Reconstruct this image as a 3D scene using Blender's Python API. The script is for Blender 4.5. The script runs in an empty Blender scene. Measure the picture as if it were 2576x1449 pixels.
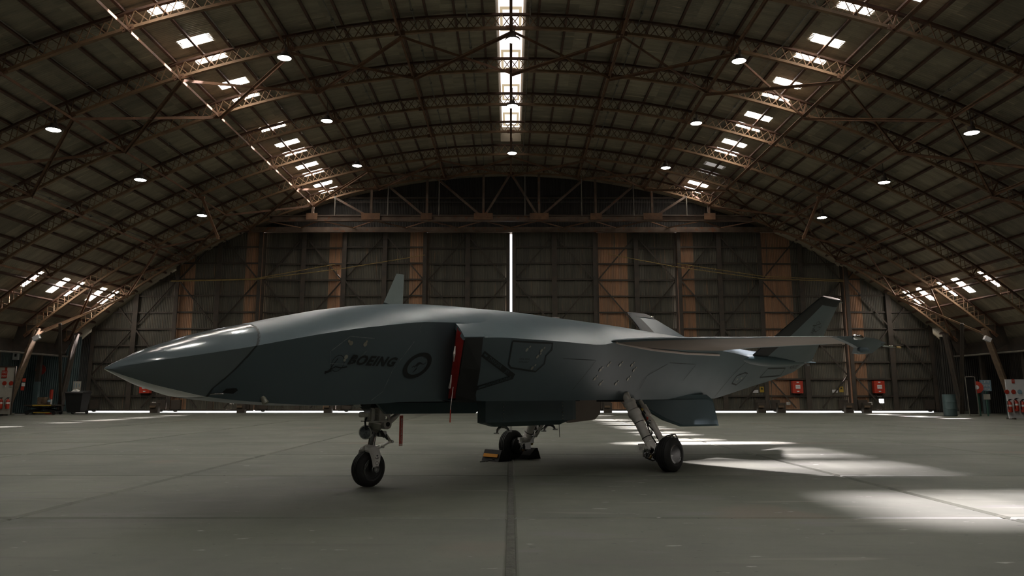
import bpy, bmesh, math, random
from mathutils import Vector, Matrix
random.seed(7)
sc = bpy.context.scene
COL = sc.collection
S = 0.8            # one unit of measure below is 0.8 m (the camera's height)
PI = math.pi
# ---------------------------------------------------------------- camera, world, sun, exposure
cam = bpy.data.cameras.new('camera'); camo = bpy.data.objects.new('camera', cam); COL.objects.link(camo)
cam.sensor_width = 36; cam.lens = 28.0; cam.shift_x = 0.00116; cam.shift_y = -0.0386
cam.clip_start = 0.05; cam.clip_end = 300
camo.location = (0, 0, S); camo.rotation_euler = (math.radians(90 + 10.33), 0, 0)
sc.camera = camo
sc.view_settings.view_transform = 'Standard'; sc.view_settings.look = 'None'
sc.view_settings.gamma = 1; sc.view_settings.exposure = 0.0; sc.view_settings.use_curve_mapping = False
w = bpy.data.worlds.new('World'); sc.world = w; w.use_nodes = True
bg = w.node_tree.nodes['Background']; bg.inputs[0].default_value = (0.93, 0.96, 1.0, 1); bg.inputs[1].default_value = 2.2
sl = bpy.data.lights.new('sun', 'SUN'); so = bpy.data.objects.new('sun', sl); COL.objects.link(so)
sl.energy = 95.0; sl.angle = math.radians(3.8); sl.color = (1.0, 0.90, 0.94)
so.rotation_euler = Vector((-0.50, -0.25, -1.0)).to_track_quat('-Z', 'Y').to_euler(); so.location = (6, 9, 20)
PANE_L = 24.0; LAMP_W = 165.0

# ---------------------------------------------------------------- materials
def nd(nt, t, **kw):
    n = nt.nodes.new(t)
    for k, v in kw.items(): setattr(n, k, v)
    return n
def mat(name, c1, c2=None, scale=4.0, rough=0.6, metal=0.0, bump=0.0, stretch=(1, 1, 1), lo=0.35, hi=0.65, rnd=0.0, coat=0.0, coord='Object', spots=None, rvar=0.0):
    m = bpy.data.materials.new(name); m.use_nodes = True; nt = m.node_tree; L = nt.links
    b = nt.nodes['Principled BSDF']
    b.inputs['Roughness'].default_value = rough; b.inputs['Metallic'].default_value = metal
    b.inputs['Coat Weight'].default_value = coat; b.inputs['Coat Roughness'].default_value = 0.08
    c2 = c2 or tuple(x * 0.7 for x in c1)
    tc = nd(nt, 'ShaderNodeTexCoord'); mp = nd(nt, 'ShaderNodeMapping'); mp.inputs['Scale'].default_value = stretch
    src = tc.outputs[coord]
    oi = nd(nt, 'ShaderNodeObjectInfo')
    if rnd:
        vm = nd(nt, 'ShaderNodeVectorMath', operation='SCALE'); vm.inputs[0].default_value = (37, 21, 53); L.new(oi.outputs['Random'], vm.inputs['Scale'])
        va = nd(nt, 'ShaderNodeVectorMath', operation='ADD'); L.new(src, va.inputs[0]); L.new(vm.outputs[0], va.inputs[1]); src = va.outputs[0]
    L.new(src, mp.inputs['Vector'])
    n = nd(nt, 'ShaderNodeTexNoise'); n.inputs['Scale'].default_value = scale; n.inputs['Detail'].default_value = 6; n.inputs['Roughness'].default_value = 0.62
    L.new(mp.outputs[0], n.inputs['Vector'])
    r = nd(nt, 'ShaderNodeMapRange'); r.inputs['From Min'].default_value = lo; r.inputs['From Max'].default_value = hi
    L.new(n.outputs['Fac'], r.inputs['Value'])
    mx = nd(nt, 'ShaderNodeMix', data_type='RGBA'); mx.inputs[6].default_value = (*c1, 1); mx.inputs[7].default_value = (*c2, 1)
    L.new(r.outputs[0], mx.inputs[0]); out = mx.outputs[2]
    if rnd:
        hs = nd(nt, 'ShaderNodeHueSaturation'); r2 = nd(nt, 'ShaderNodeMapRange'); r2.inputs['To Min'].default_value = 1 - rnd; r2.inputs['To Max'].default_value = 1 + rnd
        L.new(oi.outputs['Random'], r2.inputs['Value']); L.new(r2.outputs[0], hs.inputs['Value']); L.new(out, hs.inputs['Color']); out = hs.outputs[0]
    if spots:
        for (sc_, th, colr, st) in spots:
            mp2 = nd(nt, 'ShaderNodeMapping'); mp2.inputs['Scale'].default_value = st; L.new(src, mp2.inputs[0])
            n2 = nd(nt, 'ShaderNodeTexNoise'); n2.inputs['Scale'].default_value = sc_; n2.inputs['Detail'].default_value = 4; L.new(mp2.outputs[0], n2.inputs['Vector'])
            r3 = nd(nt, 'ShaderNodeMapRange'); r3.inputs['From Min'].default_value = th; r3.inputs['From Max'].default_value = th + 0.06; L.new(n2.outputs['Fac'], r3.inputs['Value'])
            m3 = nd(nt, 'ShaderNodeMix', data_type='RGBA'); m3.inputs[7].default_value = (*colr, 1); L.new(out, m3.inputs[6]); L.new(r3.outputs[0], m3.inputs[0]); out = m3.outputs[2]
    L.new(out, b.inputs['Base Color'])
    if rvar:
        r4 = nd(nt, 'ShaderNodeMapRange'); r4.inputs['To Min'].default_value = rough - rvar; r4.inputs['To Max'].default_value = rough + rvar; L.new(n.outputs['Fac'], r4.inputs['Value']); L.new(r4.outputs[0], b.inputs['Roughness'])
    if bump:
        bn = nd(nt, 'ShaderNodeTexNoise'); bn.inputs['Scale'].default_value = scale * 6; bn.inputs['Detail'].default_value = 3
        L.new(mp.outputs[0], bn.inputs['Vector']); bb = nd(nt, 'ShaderNodeBump'); bb.inputs['Strength'].default_value = bump; bb.inputs['Distance'].default_value = 0.02
        L.new(bn.outputs['Fac'], bb.inputs['Height']); L.new(bb.outputs[0], b.inputs['Normal'])
    return m
def emis(name, col, strength, trans=None):
    m = bpy.data.materials.new(name); m.use_nodes = True; nt = m.node_tree
    for n in list(nt.nodes): nt.nodes.remove(n)
    o = nd(nt, 'ShaderNodeOutputMaterial'); e = nd(nt, 'ShaderNodeEmission'); e.inputs[0].default_value = (*col, 1); e.inputs[1].default_value = strength
    if trans:
        t = nd(nt, 'ShaderNodeBsdfTransparent'); t.inputs[0].default_value = (trans, trans, trans, 1); a = nd(nt, 'ShaderNodeAddShader')
        nt.links.new(e.outputs[0], a.inputs[0]); nt.links.new(t.outputs[0], a.inputs[1]); nt.links.new(a.outputs[0], o.inputs[0])
    else: nt.links.new(e.outputs[0], o.inputs[0])
    return m
M = {}
M['concrete'] = mat('concrete', (0.168, 0.174, 0.138), (0.100, 0.107, 0.088), 0.55, 0.62, bump=0.12, lo=0.3, hi=0.7, rnd=0.06, rvar=0.1, coord='Object',
                    spots=[(0.45, 0.62, (0.165, 0.145, 0.115), (1, 1, 1)), (1.6, 0.62, (0.15, 0.15, 0.135), (0.6, 1.6, 1)), (2.6, 0.60, (0.125, 0.125, 0.105), (0.25, 2.2, 1)), (2.2, 0.66, (0.20, 0.20, 0.165), (0.3, 2.6, 1)), (9.0, 0.70, (0.42, 0.42, 0.38), (0.6, 1.5, 1)), (15.0, 0.70, (0.05, 0.05, 0.045), (1, 1.4, 1))])
M['joint'] = mat('joint_filler', (0.07, 0.07, 0.06), (0.12, 0.12, 0.10), 9, 0.9, bump=0.5)
M['roof'] = mat('galvanised_roof', (0.315, 0.270, 0.188), (0.180, 0.158, 0.112), 1.3, 0.6, 0.15, stretch=(0.7, 3.2, 1), lo=0.3, hi=0.7, rnd=0.22,
                spots=[(1.8, 0.66, (0.42, 0.34, 0.23), (0.5, 5, 1))])
M['rust'] = mat('rusted_steel', (0.205, 0.108, 0.054), (0.115, 0.064, 0.038), 3.5, 0.75, 0.1, bump=0.2)
M['rust_pale'] = mat('rust_and_primer', (0.245, 0.150, 0.078), (0.145, 0.088, 0.048), 2.2, 0.7, 0.1)
M['purlin'] = mat('purlin_steel', (0.110, 0.056, 0.034), (0.06, 0.033, 0.022), 2.5, 0.75, 0.1)
M['door'] = mat('door_sheet', (0.128, 0.118, 0.088), (0.083, 0.082, 0.066), 1.6, 0.62, 0.2, stretch=(6, 6, 0.25), lo=0.35, hi=0.65, rnd=0.18,
                spots=[(2.2, 0.64, (0.20, 0.135, 0.085), (7, 7, 0.35))])
M['doorrust'] = mat('rusty_door_sheet', (0.40, 0.215, 0.115), (0.26, 0.165, 0.105), 1.4, 0.65, 0.1, stretch=(5, 5, 0.3), rnd=0.12,
                    spots=[(2.0, 0.62, (0.17, 0.145, 0.105), (6, 6, 0.3))])
M['frame'] = mat('door_frame_steel', (0.075, 0.058, 0.042), (0.045, 0.04, 0.032), 3, 0.7, 0.1)
M['beam'] = mat('girder_steel', (0.165, 0.120, 0.085), (0.09, 0.06, 0.042), 2.0, 0.65, 0.15, spots=[(5, 0.6, (0.16, 0.07, 0.035), (1, 1, 1))])
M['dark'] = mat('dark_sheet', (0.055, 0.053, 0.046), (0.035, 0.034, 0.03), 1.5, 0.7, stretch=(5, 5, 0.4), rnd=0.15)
M['pipe'] = mat('conduit_steel', (0.20, 0.185, 0.15), (0.13, 0.12, 0.10), 4, 0.7, 0.1)
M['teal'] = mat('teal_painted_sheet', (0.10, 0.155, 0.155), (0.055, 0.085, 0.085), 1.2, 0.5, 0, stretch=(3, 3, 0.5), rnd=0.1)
M['palewood'] = mat('pale_timber', (0.40, 0.30, 0.18), (0.28, 0.2, 0.12), 4, 0.7)
M['pane'] = emis('translucent_rooflight', (1.0, 0.90, 0.82), PANE_L, 0.82)
M['pane_unseen'] = emis('unseen_widened_rooflight', (1.0, 0.92, 0.86), 0.8, 0.165)  # for unseen rooflights; glow and transmission lowered to balance the sun patches
M['pane_dim'] = emis('grimy_rooflight', (1.0, 0.90, 0.80), 0.25, 0.05)
M['ridgepane'] = emis('ridge_glazing', (1.0, 0.90, 0.87), 1.6, 0.03)
M['ridgeborder'] = emis('glowing_ridge_frame', (1.0, 0.80, 0.52), 0.55, 0.03)  # glow put into the frames so they look pale and lit
M['lampdisc'] = emis('lamp_lens', (1.0, 0.97, 0.92), 30.0)
M['black'] = mat('black_paint', (0.012, 0.013, 0.013), (0.008, 0.008, 0.008), 5, 0.55)
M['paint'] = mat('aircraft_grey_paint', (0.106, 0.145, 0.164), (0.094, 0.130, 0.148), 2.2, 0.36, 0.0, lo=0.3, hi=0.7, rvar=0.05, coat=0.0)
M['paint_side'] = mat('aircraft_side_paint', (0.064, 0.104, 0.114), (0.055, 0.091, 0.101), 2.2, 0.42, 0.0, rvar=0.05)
M['radome'] = mat('radome_gloss_paint', (0.145, 0.178, 0.192), (0.135, 0.166, 0.180), 2, 0.16, coat=0.4)
M['under_bounce'] = mat('underside_floor_bounce', (0.36, 0.285, 0.235), (0.31, 0.245, 0.205), 1.5, 0.5)  # warm light bounced off the floor is put into this colour
M['paleprimer'] = mat('pale_aerial_paint', (0.34, 0.39, 0.37), (0.30, 0.35, 0.33), 4, 0.45)
M['marking'] = mat('marking_black', (0.016, 0.020, 0.021), (0.012, 0.014, 0.015), 5, 0.5)
M['seam'] = mat('panel_seam', (0.30, 0.34, 0.34), (0.10, 0.13, 0.14), 14, 0.5)
M['seamdark'] = mat('panel_gap', (0.03, 0.035, 0.035), (0.02, 0.025, 0.025), 5, 0.6)
M['tape'] = mat('pale_tape', (0.80, 0.70, 0.66), (0.70, 0.60, 0.56), 3, 0.5)
M['fastener'] = mat('fastener_metal', (0.42, 0.42, 0.36), (0.30, 0.28, 0.22), 8, 0.4, 0.3)
M['white'] = mat('gear_white_paint', (0.90, 0.86, 0.82), (0.74, 0.70, 0.66), 6, 0.4, spots=[(12, 0.68, (0.2, 0.18, 0.16), (1, 1, 1))])
M['metal'] = mat('bare_metal', (0.50, 0.50, 0.50), (0.35, 0.35, 0.35), 6, 0.25, 1.0)
M['chrome'] = mat('chromed_piston', (0.8, 0.8, 0.8), (0.7, 0.7, 0.7), 3, 0.08, 1.0)
M['rubber'] = mat('tyre_rubber', (0.028, 0.027, 0.026), (0.018, 0.018, 0.018), 9, 0.65)
M['red'] = mat('red_cover_cloth', (0.42, 0.02, 0.015), (0.28, 0.012, 0.01), 6, 0.75)
M['redpaint'] = mat('red_enamel', (0.50, 0.055, 0.03), (0.40, 0.04, 0.02), 3, 0.4)
M['hose'] = mat('black_hose', (0.02, 0.02, 0.018), (0.012, 0.012, 0.01), 9, 0.5)
M['brass'] = mat('brass_fitting', (0.55, 0.38, 0.14), (0.4, 0.25, 0.1), 5, 0.35, 0.8)
M['yellow'] = mat('yellow_paint', (0.55, 0.38, 0.05), (0.42, 0.28, 0.04), 3, 0.5)
M['orange'] = mat('orange_reflector', (0.80, 0.33, 0.03), (0.7, 0.28, 0.02), 4, 0.3)
M['board'] = mat('white_board', (0.58, 0.56, 0.48), (0.48, 0.46, 0.39), 2, 0.6)
M['boardw'] = mat('clean_white_board', (0.74, 0.74, 0.73), (0.68, 0.68, 0.67), 2, 0.5)
M['text'] = mat('white_lettering', (0.7, 0.7, 0.66), (0.6, 0.6, 0.56), 4, 0.6)
M['signblue'] = mat('blue_sign_print', (0.25, 0.38, 0.45), (0.2, 0.3, 0.36), 4, 0.6)
M['green'] = mat('green_paint', (0.06, 0.16, 0.12), (0.04, 0.11, 0.08), 3, 0.5)
M['timber'] = mat('old_timber', (0.17, 0.115, 0.065), (0.10, 0.07, 0.045), 3, 0.8, stretch=(1, 1, 4))
M['rope'] = mat('yellow_rope', (0.34, 0.25, 0.09), (0.25, 0.18, 0.06), 6, 0.8)
M['glass'] = mat('lamp_glass', (0.35, 0.38, 0.42), (0.1, 0.12, 0.14), 60, 0.1, 0.6)

# ---------------------------------------------------------------- mesh builder
class MB:
    def __init__(s): s.v = []; s.f = []; s.sm = []
    def add(s, vs, fs, smooth=False):
        o = len(s.v); s.v += [tuple(p) for p in vs]; s.f += [tuple(i + o for i in f) for f in fs]; s.sm += [smooth] * len(fs); return s
    def box(s, c, d, rot=None):
        vs = [Vector((x * d[0] / 2, y * d[1] / 2, z * d[2] / 2)) for x in (-1, 1) for y in (-1, 1) for z in (-1, 1)]
        if rot: vs = [rot @ p for p in vs]
        c = Vector(c)
        return s.add([p + c for p in vs], [(0, 1, 3, 2), (4, 6, 7, 5), (0, 4, 5, 1), (2, 3, 7, 6), (0, 2, 6, 4), (1, 5, 7, 3)])
    def bar(s, p, q, w, h, up=(0, 0, 1)):
        p = Vector(p); q = Vector(q); d = q - p
        if d.length < 1e-6: return s
        dn = d.normalized(); up = Vector(up)
        if abs(dn.dot(up)) > 0.98: up = Vector((0, 1, 0))
        x = dn.cross(up).normalized(); z = x.cross(dn)
        vs = [e + x * a * w / 2 + z * b * h / 2 for e in (p, q) for a, b in ((-1, -1), (1, -1), (1, 1), (-1, 1))]
        return s.add(vs, [(0, 1, 2, 3), (7, 6, 5, 4), (0, 4, 5, 1), (1, 5, 6, 2), (2, 6, 7, 3), (3, 7, 4, 0)])
    def angle(s, p, q, w, t=0.015, up=(0, 0, 1)):       # rolled angle section
        p = Vector(p); q = Vector(q); dn = (q - p).normalized(); upv = Vector(up)
        if abs(dn.dot(upv)) > 0.98: upv = Vector((0, 1, 0))
        x = dn.cross(upv).normalized(); z = x.cross(dn)
        s.bar(p, q, w, t, up); s.bar(p - z * w / 2 + x * w / 2, q - z * w / 2 + x * w / 2, t, w, up); return s
    def tube(s, pts, r, n=8, caps=True, smooth=True):
        pts = [Vector(p) for p in pts]; rs = r if isinstance(r, (list, tuple)) else [r] * len(pts); vs = []; prev = None
        for i, p in enumerate(pts):
            d = (pts[min(i + 1, len(pts) - 1)] - pts[max(i - 1, 0)]).normalized()
            if prev is None:
                a = Vector((0, 0, 1)) if abs(d.z) < 0.9 else Vector((1, 0, 0)); x = d.cross(a).normalized()
            else: x = (prev - d * prev.dot(d)).normalized()
            prev = x; y = d.cross(x)
            vs += [p + (x * math.cos(2 * PI * k / n) + y * math.sin(2 * PI * k / n)) * rs[i] for k in range(n)]
        fs = [(i * n + k, i * n + (k + 1) % n, (i + 1) * n + (k + 1) % n, (i + 1) * n + k) for i in range(len(pts) - 1) for k in range(n)]
        s.add(vs, fs, smooth)
        if caps:
            o = len(s.v) - len(vs); s.f += [tuple(o + k for k in range(n))[::-1], tuple(o + (len(pts) - 1) * n + k for k in range(n))]; s.sm += [False, False]
        return s
    def lathe(s, c, axis, prof, n=24, smooth=True):      # prof: (along axis, radius)
        c = Vector(c); ax = Vector(axis).normalized(); a = Vector((0, 0, 1)) if abs(ax.z) < 0.9 else Vector((1, 0, 0)); x = ax.cross(a).normalized(); y = ax.cross(x)
        vs = [c + ax * h + (x * math.cos(2 * PI * k / n) + y * math.sin(2 * PI * k / n)) * r for h, r in prof for k in range(n)]
        fs = [(i * n + k, i * n + (k + 1) % n, (i + 1) * n + (k + 1) % n, (i + 1) * n + k) for i in range(len(prof) - 1) for k in range(n)]
        s.add(vs, fs, smooth); o = len(s.v) - len(vs)
        for i in (0, len(prof) - 1):
            if prof[i][1] > 1e-4: s.f.append(tuple(o + i * n + k for k in range(n))); s.sm.append(False)
        return s
    def poly(s, pts, th):                                 # flat polygon given in 3-D, thickened by vector th
        n = len(pts); a = [Vector(p) for p in pts]; t = Vector(th)
        return s.add(a + [p + t for p in a], [tuple(range(n))[::-1], tuple(range(n, 2 * n))] + [(i, (i + 1) % n, n + (i + 1) % n, n + i) for i in range(n)])
    def loft(s, rings, smooth=True, caps=True, closed=True):
        n = len(rings[0]); vs = [p for r in rings for p in r]; m = n if closed else n - 1
        fs = [(i * n + k, i * n + (k + 1) % n, (i + 1) * n + (k + 1) % n, (i + 1) * n + k) for i in range(len(rings) - 1) for k in range(m)]
        s.add(vs, fs, smooth)
        if caps:
            o = len(s.v) - len(vs); s.f += [tuple(o + k for k in range(n)), tuple(o + (len(rings) - 1) * n + k for k in range(n))]; s.sm += [False, False]
        return s
    def mesh(s, name, org=(0, 0, 0), fixn=True, sharp=35):
        me = bpy.data.meshes.new(name); o = Vector(org)
        me.from_pydata([(Vector(p) - o) * S for p in s.v], [], s.f)
        me.polygons.foreach_set('use_smooth', s.sm)
        if fixn:
            bm = bmesh.new(); bm.from_mesh(me); bmesh.ops.recalc_face_normals(bm, faces=bm.faces); bm.to_mesh(me); bm.free()
        if any(s.sm): me.set_sharp_from_angle(angle=math.radians(sharp))
        return me
    def build(s, name, m, parent=None, org=None, sharp=35, fixn=True):
        if org is None: org = parent['_o'] if parent is not None and '_o' in parent else (0, 0, 0)
        o = bpy.data.objects.new(name, s.mesh(name, org, fixn, sharp)); COL.objects.link(o)
        o.data.materials.append(M[m] if isinstance(m, str) else m)
        if parent is not None:
            o.parent = parent; o['_o'] = tuple(parent['_o']) if '_o' in parent else (0, 0, 0)
        else:
            o['_o'] = tuple(org); o.location = Vector(org) * S
        return o
def tag(o, label=None, cat=None, group=None, kind=None):
    if label: o['label'] = label
    if cat: o['category'] = cat
    if group: o['group'] = group
    if kind: o['kind'] = kind
    return o
def thing(name, org, label=None, cat=None, group=None, rz=0.0, local=False, kind=None):
    o = bpy.data.objects.new(name, None); COL.objects.link(o); o.empty_display_size = 0.2
    o.location = Vector(org) * S; o.rotation_euler = (0, 0, rz); o['_o'] = (0.0, 0.0, 0.0) if local else tuple(float(c) for c in org)
    return tag(o, label, cat, group, kind)
def inst(me, name, parent, loc, rot=(0, 0, 0), m=None, scale=None):   # copy sharing mesh data
    o = bpy.data.objects.new(name, me); COL.objects.link(o)
    o.location = (Vector(loc) - Vector(parent['_o'] if parent is not None else (0, 0, 0))) * S; o.rotation_euler = rot
    if scale: o.scale = scale
    if parent is not None: o.parent = parent
    return o
def copy_tree(o, parent=None):
    c = o.copy(); COL.objects.link(c); c.parent = parent
    for ch in o.children: copy_tree(ch, c)
    return c
_ft = {}
def text_polys(txt, size=1.0, shear=0.0, bold=0.0, space=1.0):         # filled lettering as flat faces, x to the right, y up
    cu = bpy.data.curves.new('t', 'FONT'); cu.body = txt; cu.size = size; cu.shear = shear; cu.offset = bold; cu.space_character = space
    cu.align_x = 'CENTER'; cu.align_y = 'CENTER'; cu.resolution_u = 3
    o = bpy.data.objects.new('t', cu); COL.objects.link(o); dg = bpy.context.evaluated_depsgraph_get(); dg.update()
    me = bpy.data.meshes.new_from_object(o.evaluated_get(dg)); vs = [tuple(v.co[:2]) for v in me.vertices]; fs = [tuple(p.vertices) for p in me.polygons]
    bpy.data.objects.remove(o); bpy.data.curves.remove(cu); bpy.data.meshes.remove(me); return vs, fs

# ================================================================ HANGAR
R0 = 34.0; ZC = 12.6 - R0; RT = 34.62          # lower chord radius, arc centre height, sheeting radius
NODE = math.radians(6.03); PUR = NODE / 4
TR = [24.0 + 3.44 * k for k in range(-9, 6)]    # truss planes along the hall
Y0, Y1, YD = -8.6, 42.6, 43.5
def arc(a, r, y): return Vector((r * math.sin(a), y, ZC + r * math.cos(a)))
# ---- floor slabs
fl = MB(); fl.box((0, 19, -0.31), (60, 62, 0.3)); floor = fl.build('floor', 'joint'); tag(floor, kind='structure')
SX, SY, G = 4.07, 3.44, 0.035
def slab_mesh():
    b = MB(); x, y = SX / 2 - G / 2, SY / 2 - G / 2; c = 0.03
    lo = [(-x, -y, -0.16), (x, -y, -0.16), (x, y, -0.16), (-x, y, -0.16)]; mi = [(a, b_, -0.015) for a, b_, _ in lo]
    hi = [(-x + c, -y + c, 0), (x - c, -y + c, 0), (x - c, y - c, 0), (-x + c, y - c, 0)]
    b.add(lo + mi + hi, [(3, 2, 1, 0), (8, 9, 10, 11)] + [(i, (i + 1) % 4, 4 + (i + 1) % 4, 4 + i) for i in range(4)] + [(4 + i, 4 + (i + 1) % 4, 8 + (i + 1) % 4, 8 + i) for i in range(4)])
    return b.mesh('slab')
sm = slab_mesh(); sm.materials.append(M['concrete'])
for j in range(15):
    for i in range(-7, 7):
        inst(sm, 'slab', floor, ((i + 0.5) * SX, TR[0] + (j + 0.5) * SY, 0))
# joint filler strip standing slightly proud of the joint down the middle
jf = MB(); jf.box((0, 19, -0.006), (0.055, 48, 0.02)); jf.build('joint_strip', 'joint', floor)
# ---- roof
def corr(width, pitch, amp, along):               # corrugated profile: list of (offset, height)
    n = int(round(width / pitch)) * 4
    return [(-width / 2 + width * i / n, amp * math.sin(2 * PI * i / 4 + PI / 4)) for i in range(n + 1)]
def roof_sheet_mesh(dang, w, segs=2, name='roof_sheet'):
    b = MB(); pr = corr(w, 0.0955, 0.011, 0); rings = []
    for k in range(segs + 1):
        a = (-dang / 2 + dang * k / segs) * (1 + 0.16 / math.degrees(dang))
        rings.append([(math.sin(a) * (RT + h), y, math.cos(a) * (RT + h) - RT) for y, h in pr])
    b.loft(rings, smooth=True, caps=False, closed=False); return b.mesh(name, fixn=False, sharp=180)
ceil = MB()
def rough_patch(b, a0, a1, y0, y1, n=2, r=RT):
    rings = [[arc(a0 + (a1 - a0) * k / n, r, y0), arc(a0 + (a1 - a0) * k / n, r, y1)] for k in range(n + 1)]
    b.loft(rings, smooth=True, caps=False, closed=False)
AE = math.radians(44.6)
d2r = math.radians
rows = [(0.9, 3.7), (3.7, 6.7), (6.7, 9.7), (9.7, 12.7), (12.7, 15.7), (15.7, 17.2), (17.2, 20.2), (20.2, 23.2), (23.2, 26.2), (26.2, 29.2), (29.2, 32.2), (32.2, 36.9), (36.9, 38.5), (38.5, 41.5), (41.5, 44.6)]
cols = [(-0.55, 0.2), (0.2, 0.7), (0.7, 2.39), (2.39, 2.89)]
# far sheeting behind and above the camera is one stuff mesh
bk = MB()
for s in (-1, 1): rough_patch(bk, s * d2r(0.9), s * d2r(14.2), Y0, 13.7, 8); rough_patch(bk, s * d2r(19.0), s * d2r(44.6), Y0, 13.7, 14)
for s in (-1, 1):
    for t in TR[:6]:
        y = t + 2.39 - 3.44 + 0.5
        # roof round the unseen rooflight, widened to shape a floor sun patch
        y5 = s > 0 and t == TR[5]
        rough_patch(bk, s * d2r(14.2), s * d2r(19.0), t + (1.1 if y5 else -1.05), t + 2.39, 3)
        if y5: rough_patch(bk, s * d2r(14.2), s * d2r(15.5), t - 1.05, t + 1.1, 1)
    rough_patch(bk, s * d2r(14.2), s * d2r(19.0), Y0, TR[0] - 1.05, 2)
    rough_patch(bk, s * d2r(14.2), s * d2r(19.0), 12.4, 13.3, 2)
ceiling = bk.build('ceiling', 'roof', fixn=False); tag(ceiling, kind='structure')
meshes = {}
def roof_piece(a0, a1, y0, y1, glaz=False):
    w = y1 - y0; key = (round(a1 - a0, 2), round(w, 2), glaz)
    if key not in meshes:
        meshes[key] = roof_sheet_mesh(d2r(a1 - a0), w + 0.035, 2 if a1 - a0 > 2 else 1, 'rooflight' if glaz else 'roof_sheet'); meshes[key].materials.append(M['pane_unseen' if glaz == 3 else 'pane_dim' if glaz == 2 else 'pane' if glaz else 'roof'])
    a = d2r((a0 + a1) / 2); p = arc(a, RT, (y0 + y1) / 2); rot = a
    dz = random.uniform(-0.004, 0.004)
    return inst(meshes[key], 'rooflight' if glaz else 'roof_sheet', ceiling, p + Vector((0, 0, dz)), (0, rot, 0))
for ti, t in enumerate(TR):
    if t < 13.0: continue
    for sgn in (-1, 1):
        near = sgn > 0 and t < 18
        for r0, r1 in (rows if not near else [(q0, q1) if q0 != 12.7 else (12.7, 14.2) for q0, q1 in rows if q0 not in (15.7, 17.2)] + [(14.2, 18.9), (18.9, 20.2)]):
            a0, a1 = (r0, r1) if sgn > 0 else (-r1, -r0)
            if r0 == 14.2:
                te = 1.6 if t < 15 else 1.2; roof_piece(a0, a1, t - 1.25 + (.02 if t > 14 else .16), t + te, 3); roof_piece(a0, a1, t + te, t + 3.44 - (1.25 if t < 15 else 1.05) + .05)  # out-of-view rooflights enlarged to spread the sun on the floor
            elif r0 in (15.7, 36.9):
                for (c0, c1) in cols:
                    g = abs((c1 - c0) - 0.5) < 0.01
                    if t + c0 > 44: continue
                    if t + c0 > 42: g = False
                    if r0 == 36.9 and (t < 33 or (c0 > 2 and t < 33)): g = False
                    if r0 == 15.7 and sgn < 0 and c0 > 2 and 27 < t < 28: g = False
                    if r0 == 15.7 and sgn > 0 and ((c0 > 2 and 34 < t < 35) or (c0 < 1 and 37 < t < 38)) and g: g = 2
                    roof_piece(a0, a1, t + c0, min(t + c1, 44.2), g)
            else: roof_piece(a0, a1, t - 0.55, min(t + 2.89, 44.2))
bk2 = MB()
# unseen rooflight over the near bay, made wide for the sun patch below
for sgn in (1,):
    for t in TR[5:6]:
        b = MB(); rough_patch(b, sgn * d2r(15.5), sgn * d2r(19.0), t - 0.8, t + 1.1, 4); rough_patch(bk2, sgn * d2r(15.5), sgn * d2r(19.0), t - 1.05, t - 0.8, 1); o = b.build('rooflight', 'pane_unseen', ceiling, fixn=False)
bk2.build('roof_sheet', 'roof', ceiling, fixn=False)
# ridge monitor: curved lips, cheeks and glazing
RY0, RY1 = 6.9, 37.6
for sgn in (-1, 1):
    b = MB(); n = 7; pr = corr(RY1 - RY0, 0.0955, 0.009, 0)
    rings = []
    for k in range(n + 1):
        th = k / n * PI / 2
        x = 0.90 - 0.46 * math.sin(th); z = ZC + RT - 0.01 + 0.42 * (1 - math.cos(th)) * 1.3
        rings.append([(sgn * (x - h * 0), (RY0 + RY1) / 2 + y, z + h) for y, h in pr])
    b.loft(rings, smooth=True, caps=False, closed=False); b.build('ridge_lip', 'roof', ceiling, fixn=False, sharp=180)
    b = MB(); b.box((sgn * 0.44, (RY0 + RY1) / 2, ZC + RT + 0.62), (0.03, RY1 - RY0, 0.16)); b.build('ridge_cheek', 'palewood', ceiling)
zr = ZC + RT + 0.70
for yy in (RY0, RY1):
    b = MB(); b.box((0, yy, ZC + RT + 0.38), (1.9, 0.03, 0.8)); b.build('ridge_end', 'roof', ceiling)
tt = [t for t in TR if t > 8]
for i, t in enumerate(TR):
    if t < 6 or t > 37: continue
    y0 = t + 0.1; y1 = t + 3.44 - 0.1
    b = MB(); b.box((0, (y0 + y1) / 2, zr + 0.03), (0.92, y1 - y0 + 0.2, 0.02)); b.build('ridge_pane', 'ridgepane', ceiling)
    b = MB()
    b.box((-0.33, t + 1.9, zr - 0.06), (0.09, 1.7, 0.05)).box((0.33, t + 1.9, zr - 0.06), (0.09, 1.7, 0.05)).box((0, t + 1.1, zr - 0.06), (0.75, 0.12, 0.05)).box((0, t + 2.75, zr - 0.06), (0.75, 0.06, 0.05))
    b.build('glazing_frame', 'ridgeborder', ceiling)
b = MB(); rough_patch(b, -d2r(0.9), d2r(0.9), Y0, RY0, 1); rough_patch(b, -d2r(0.9), d2r(0.9), RY1, 44.2, 1); b.build('ridge_cap', 'roof', ceiling, fixn=False)
# purlins
for k in range(-28, 29):
    if k == 0: continue
    a = k * PUR * (1 if True else 0)
    if abs(a) > d2r(43.5): continue
    p = arc(a, RT - 0.075, 0); b = MB(); up = (math.sin(a), 0, math.cos(a))
    b.bar((p.x, Y0, p.z), (p.x, 43.2, p.z), 0.075, 0.10, up); b.build('purlin', 'purlin', ceiling)
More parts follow.
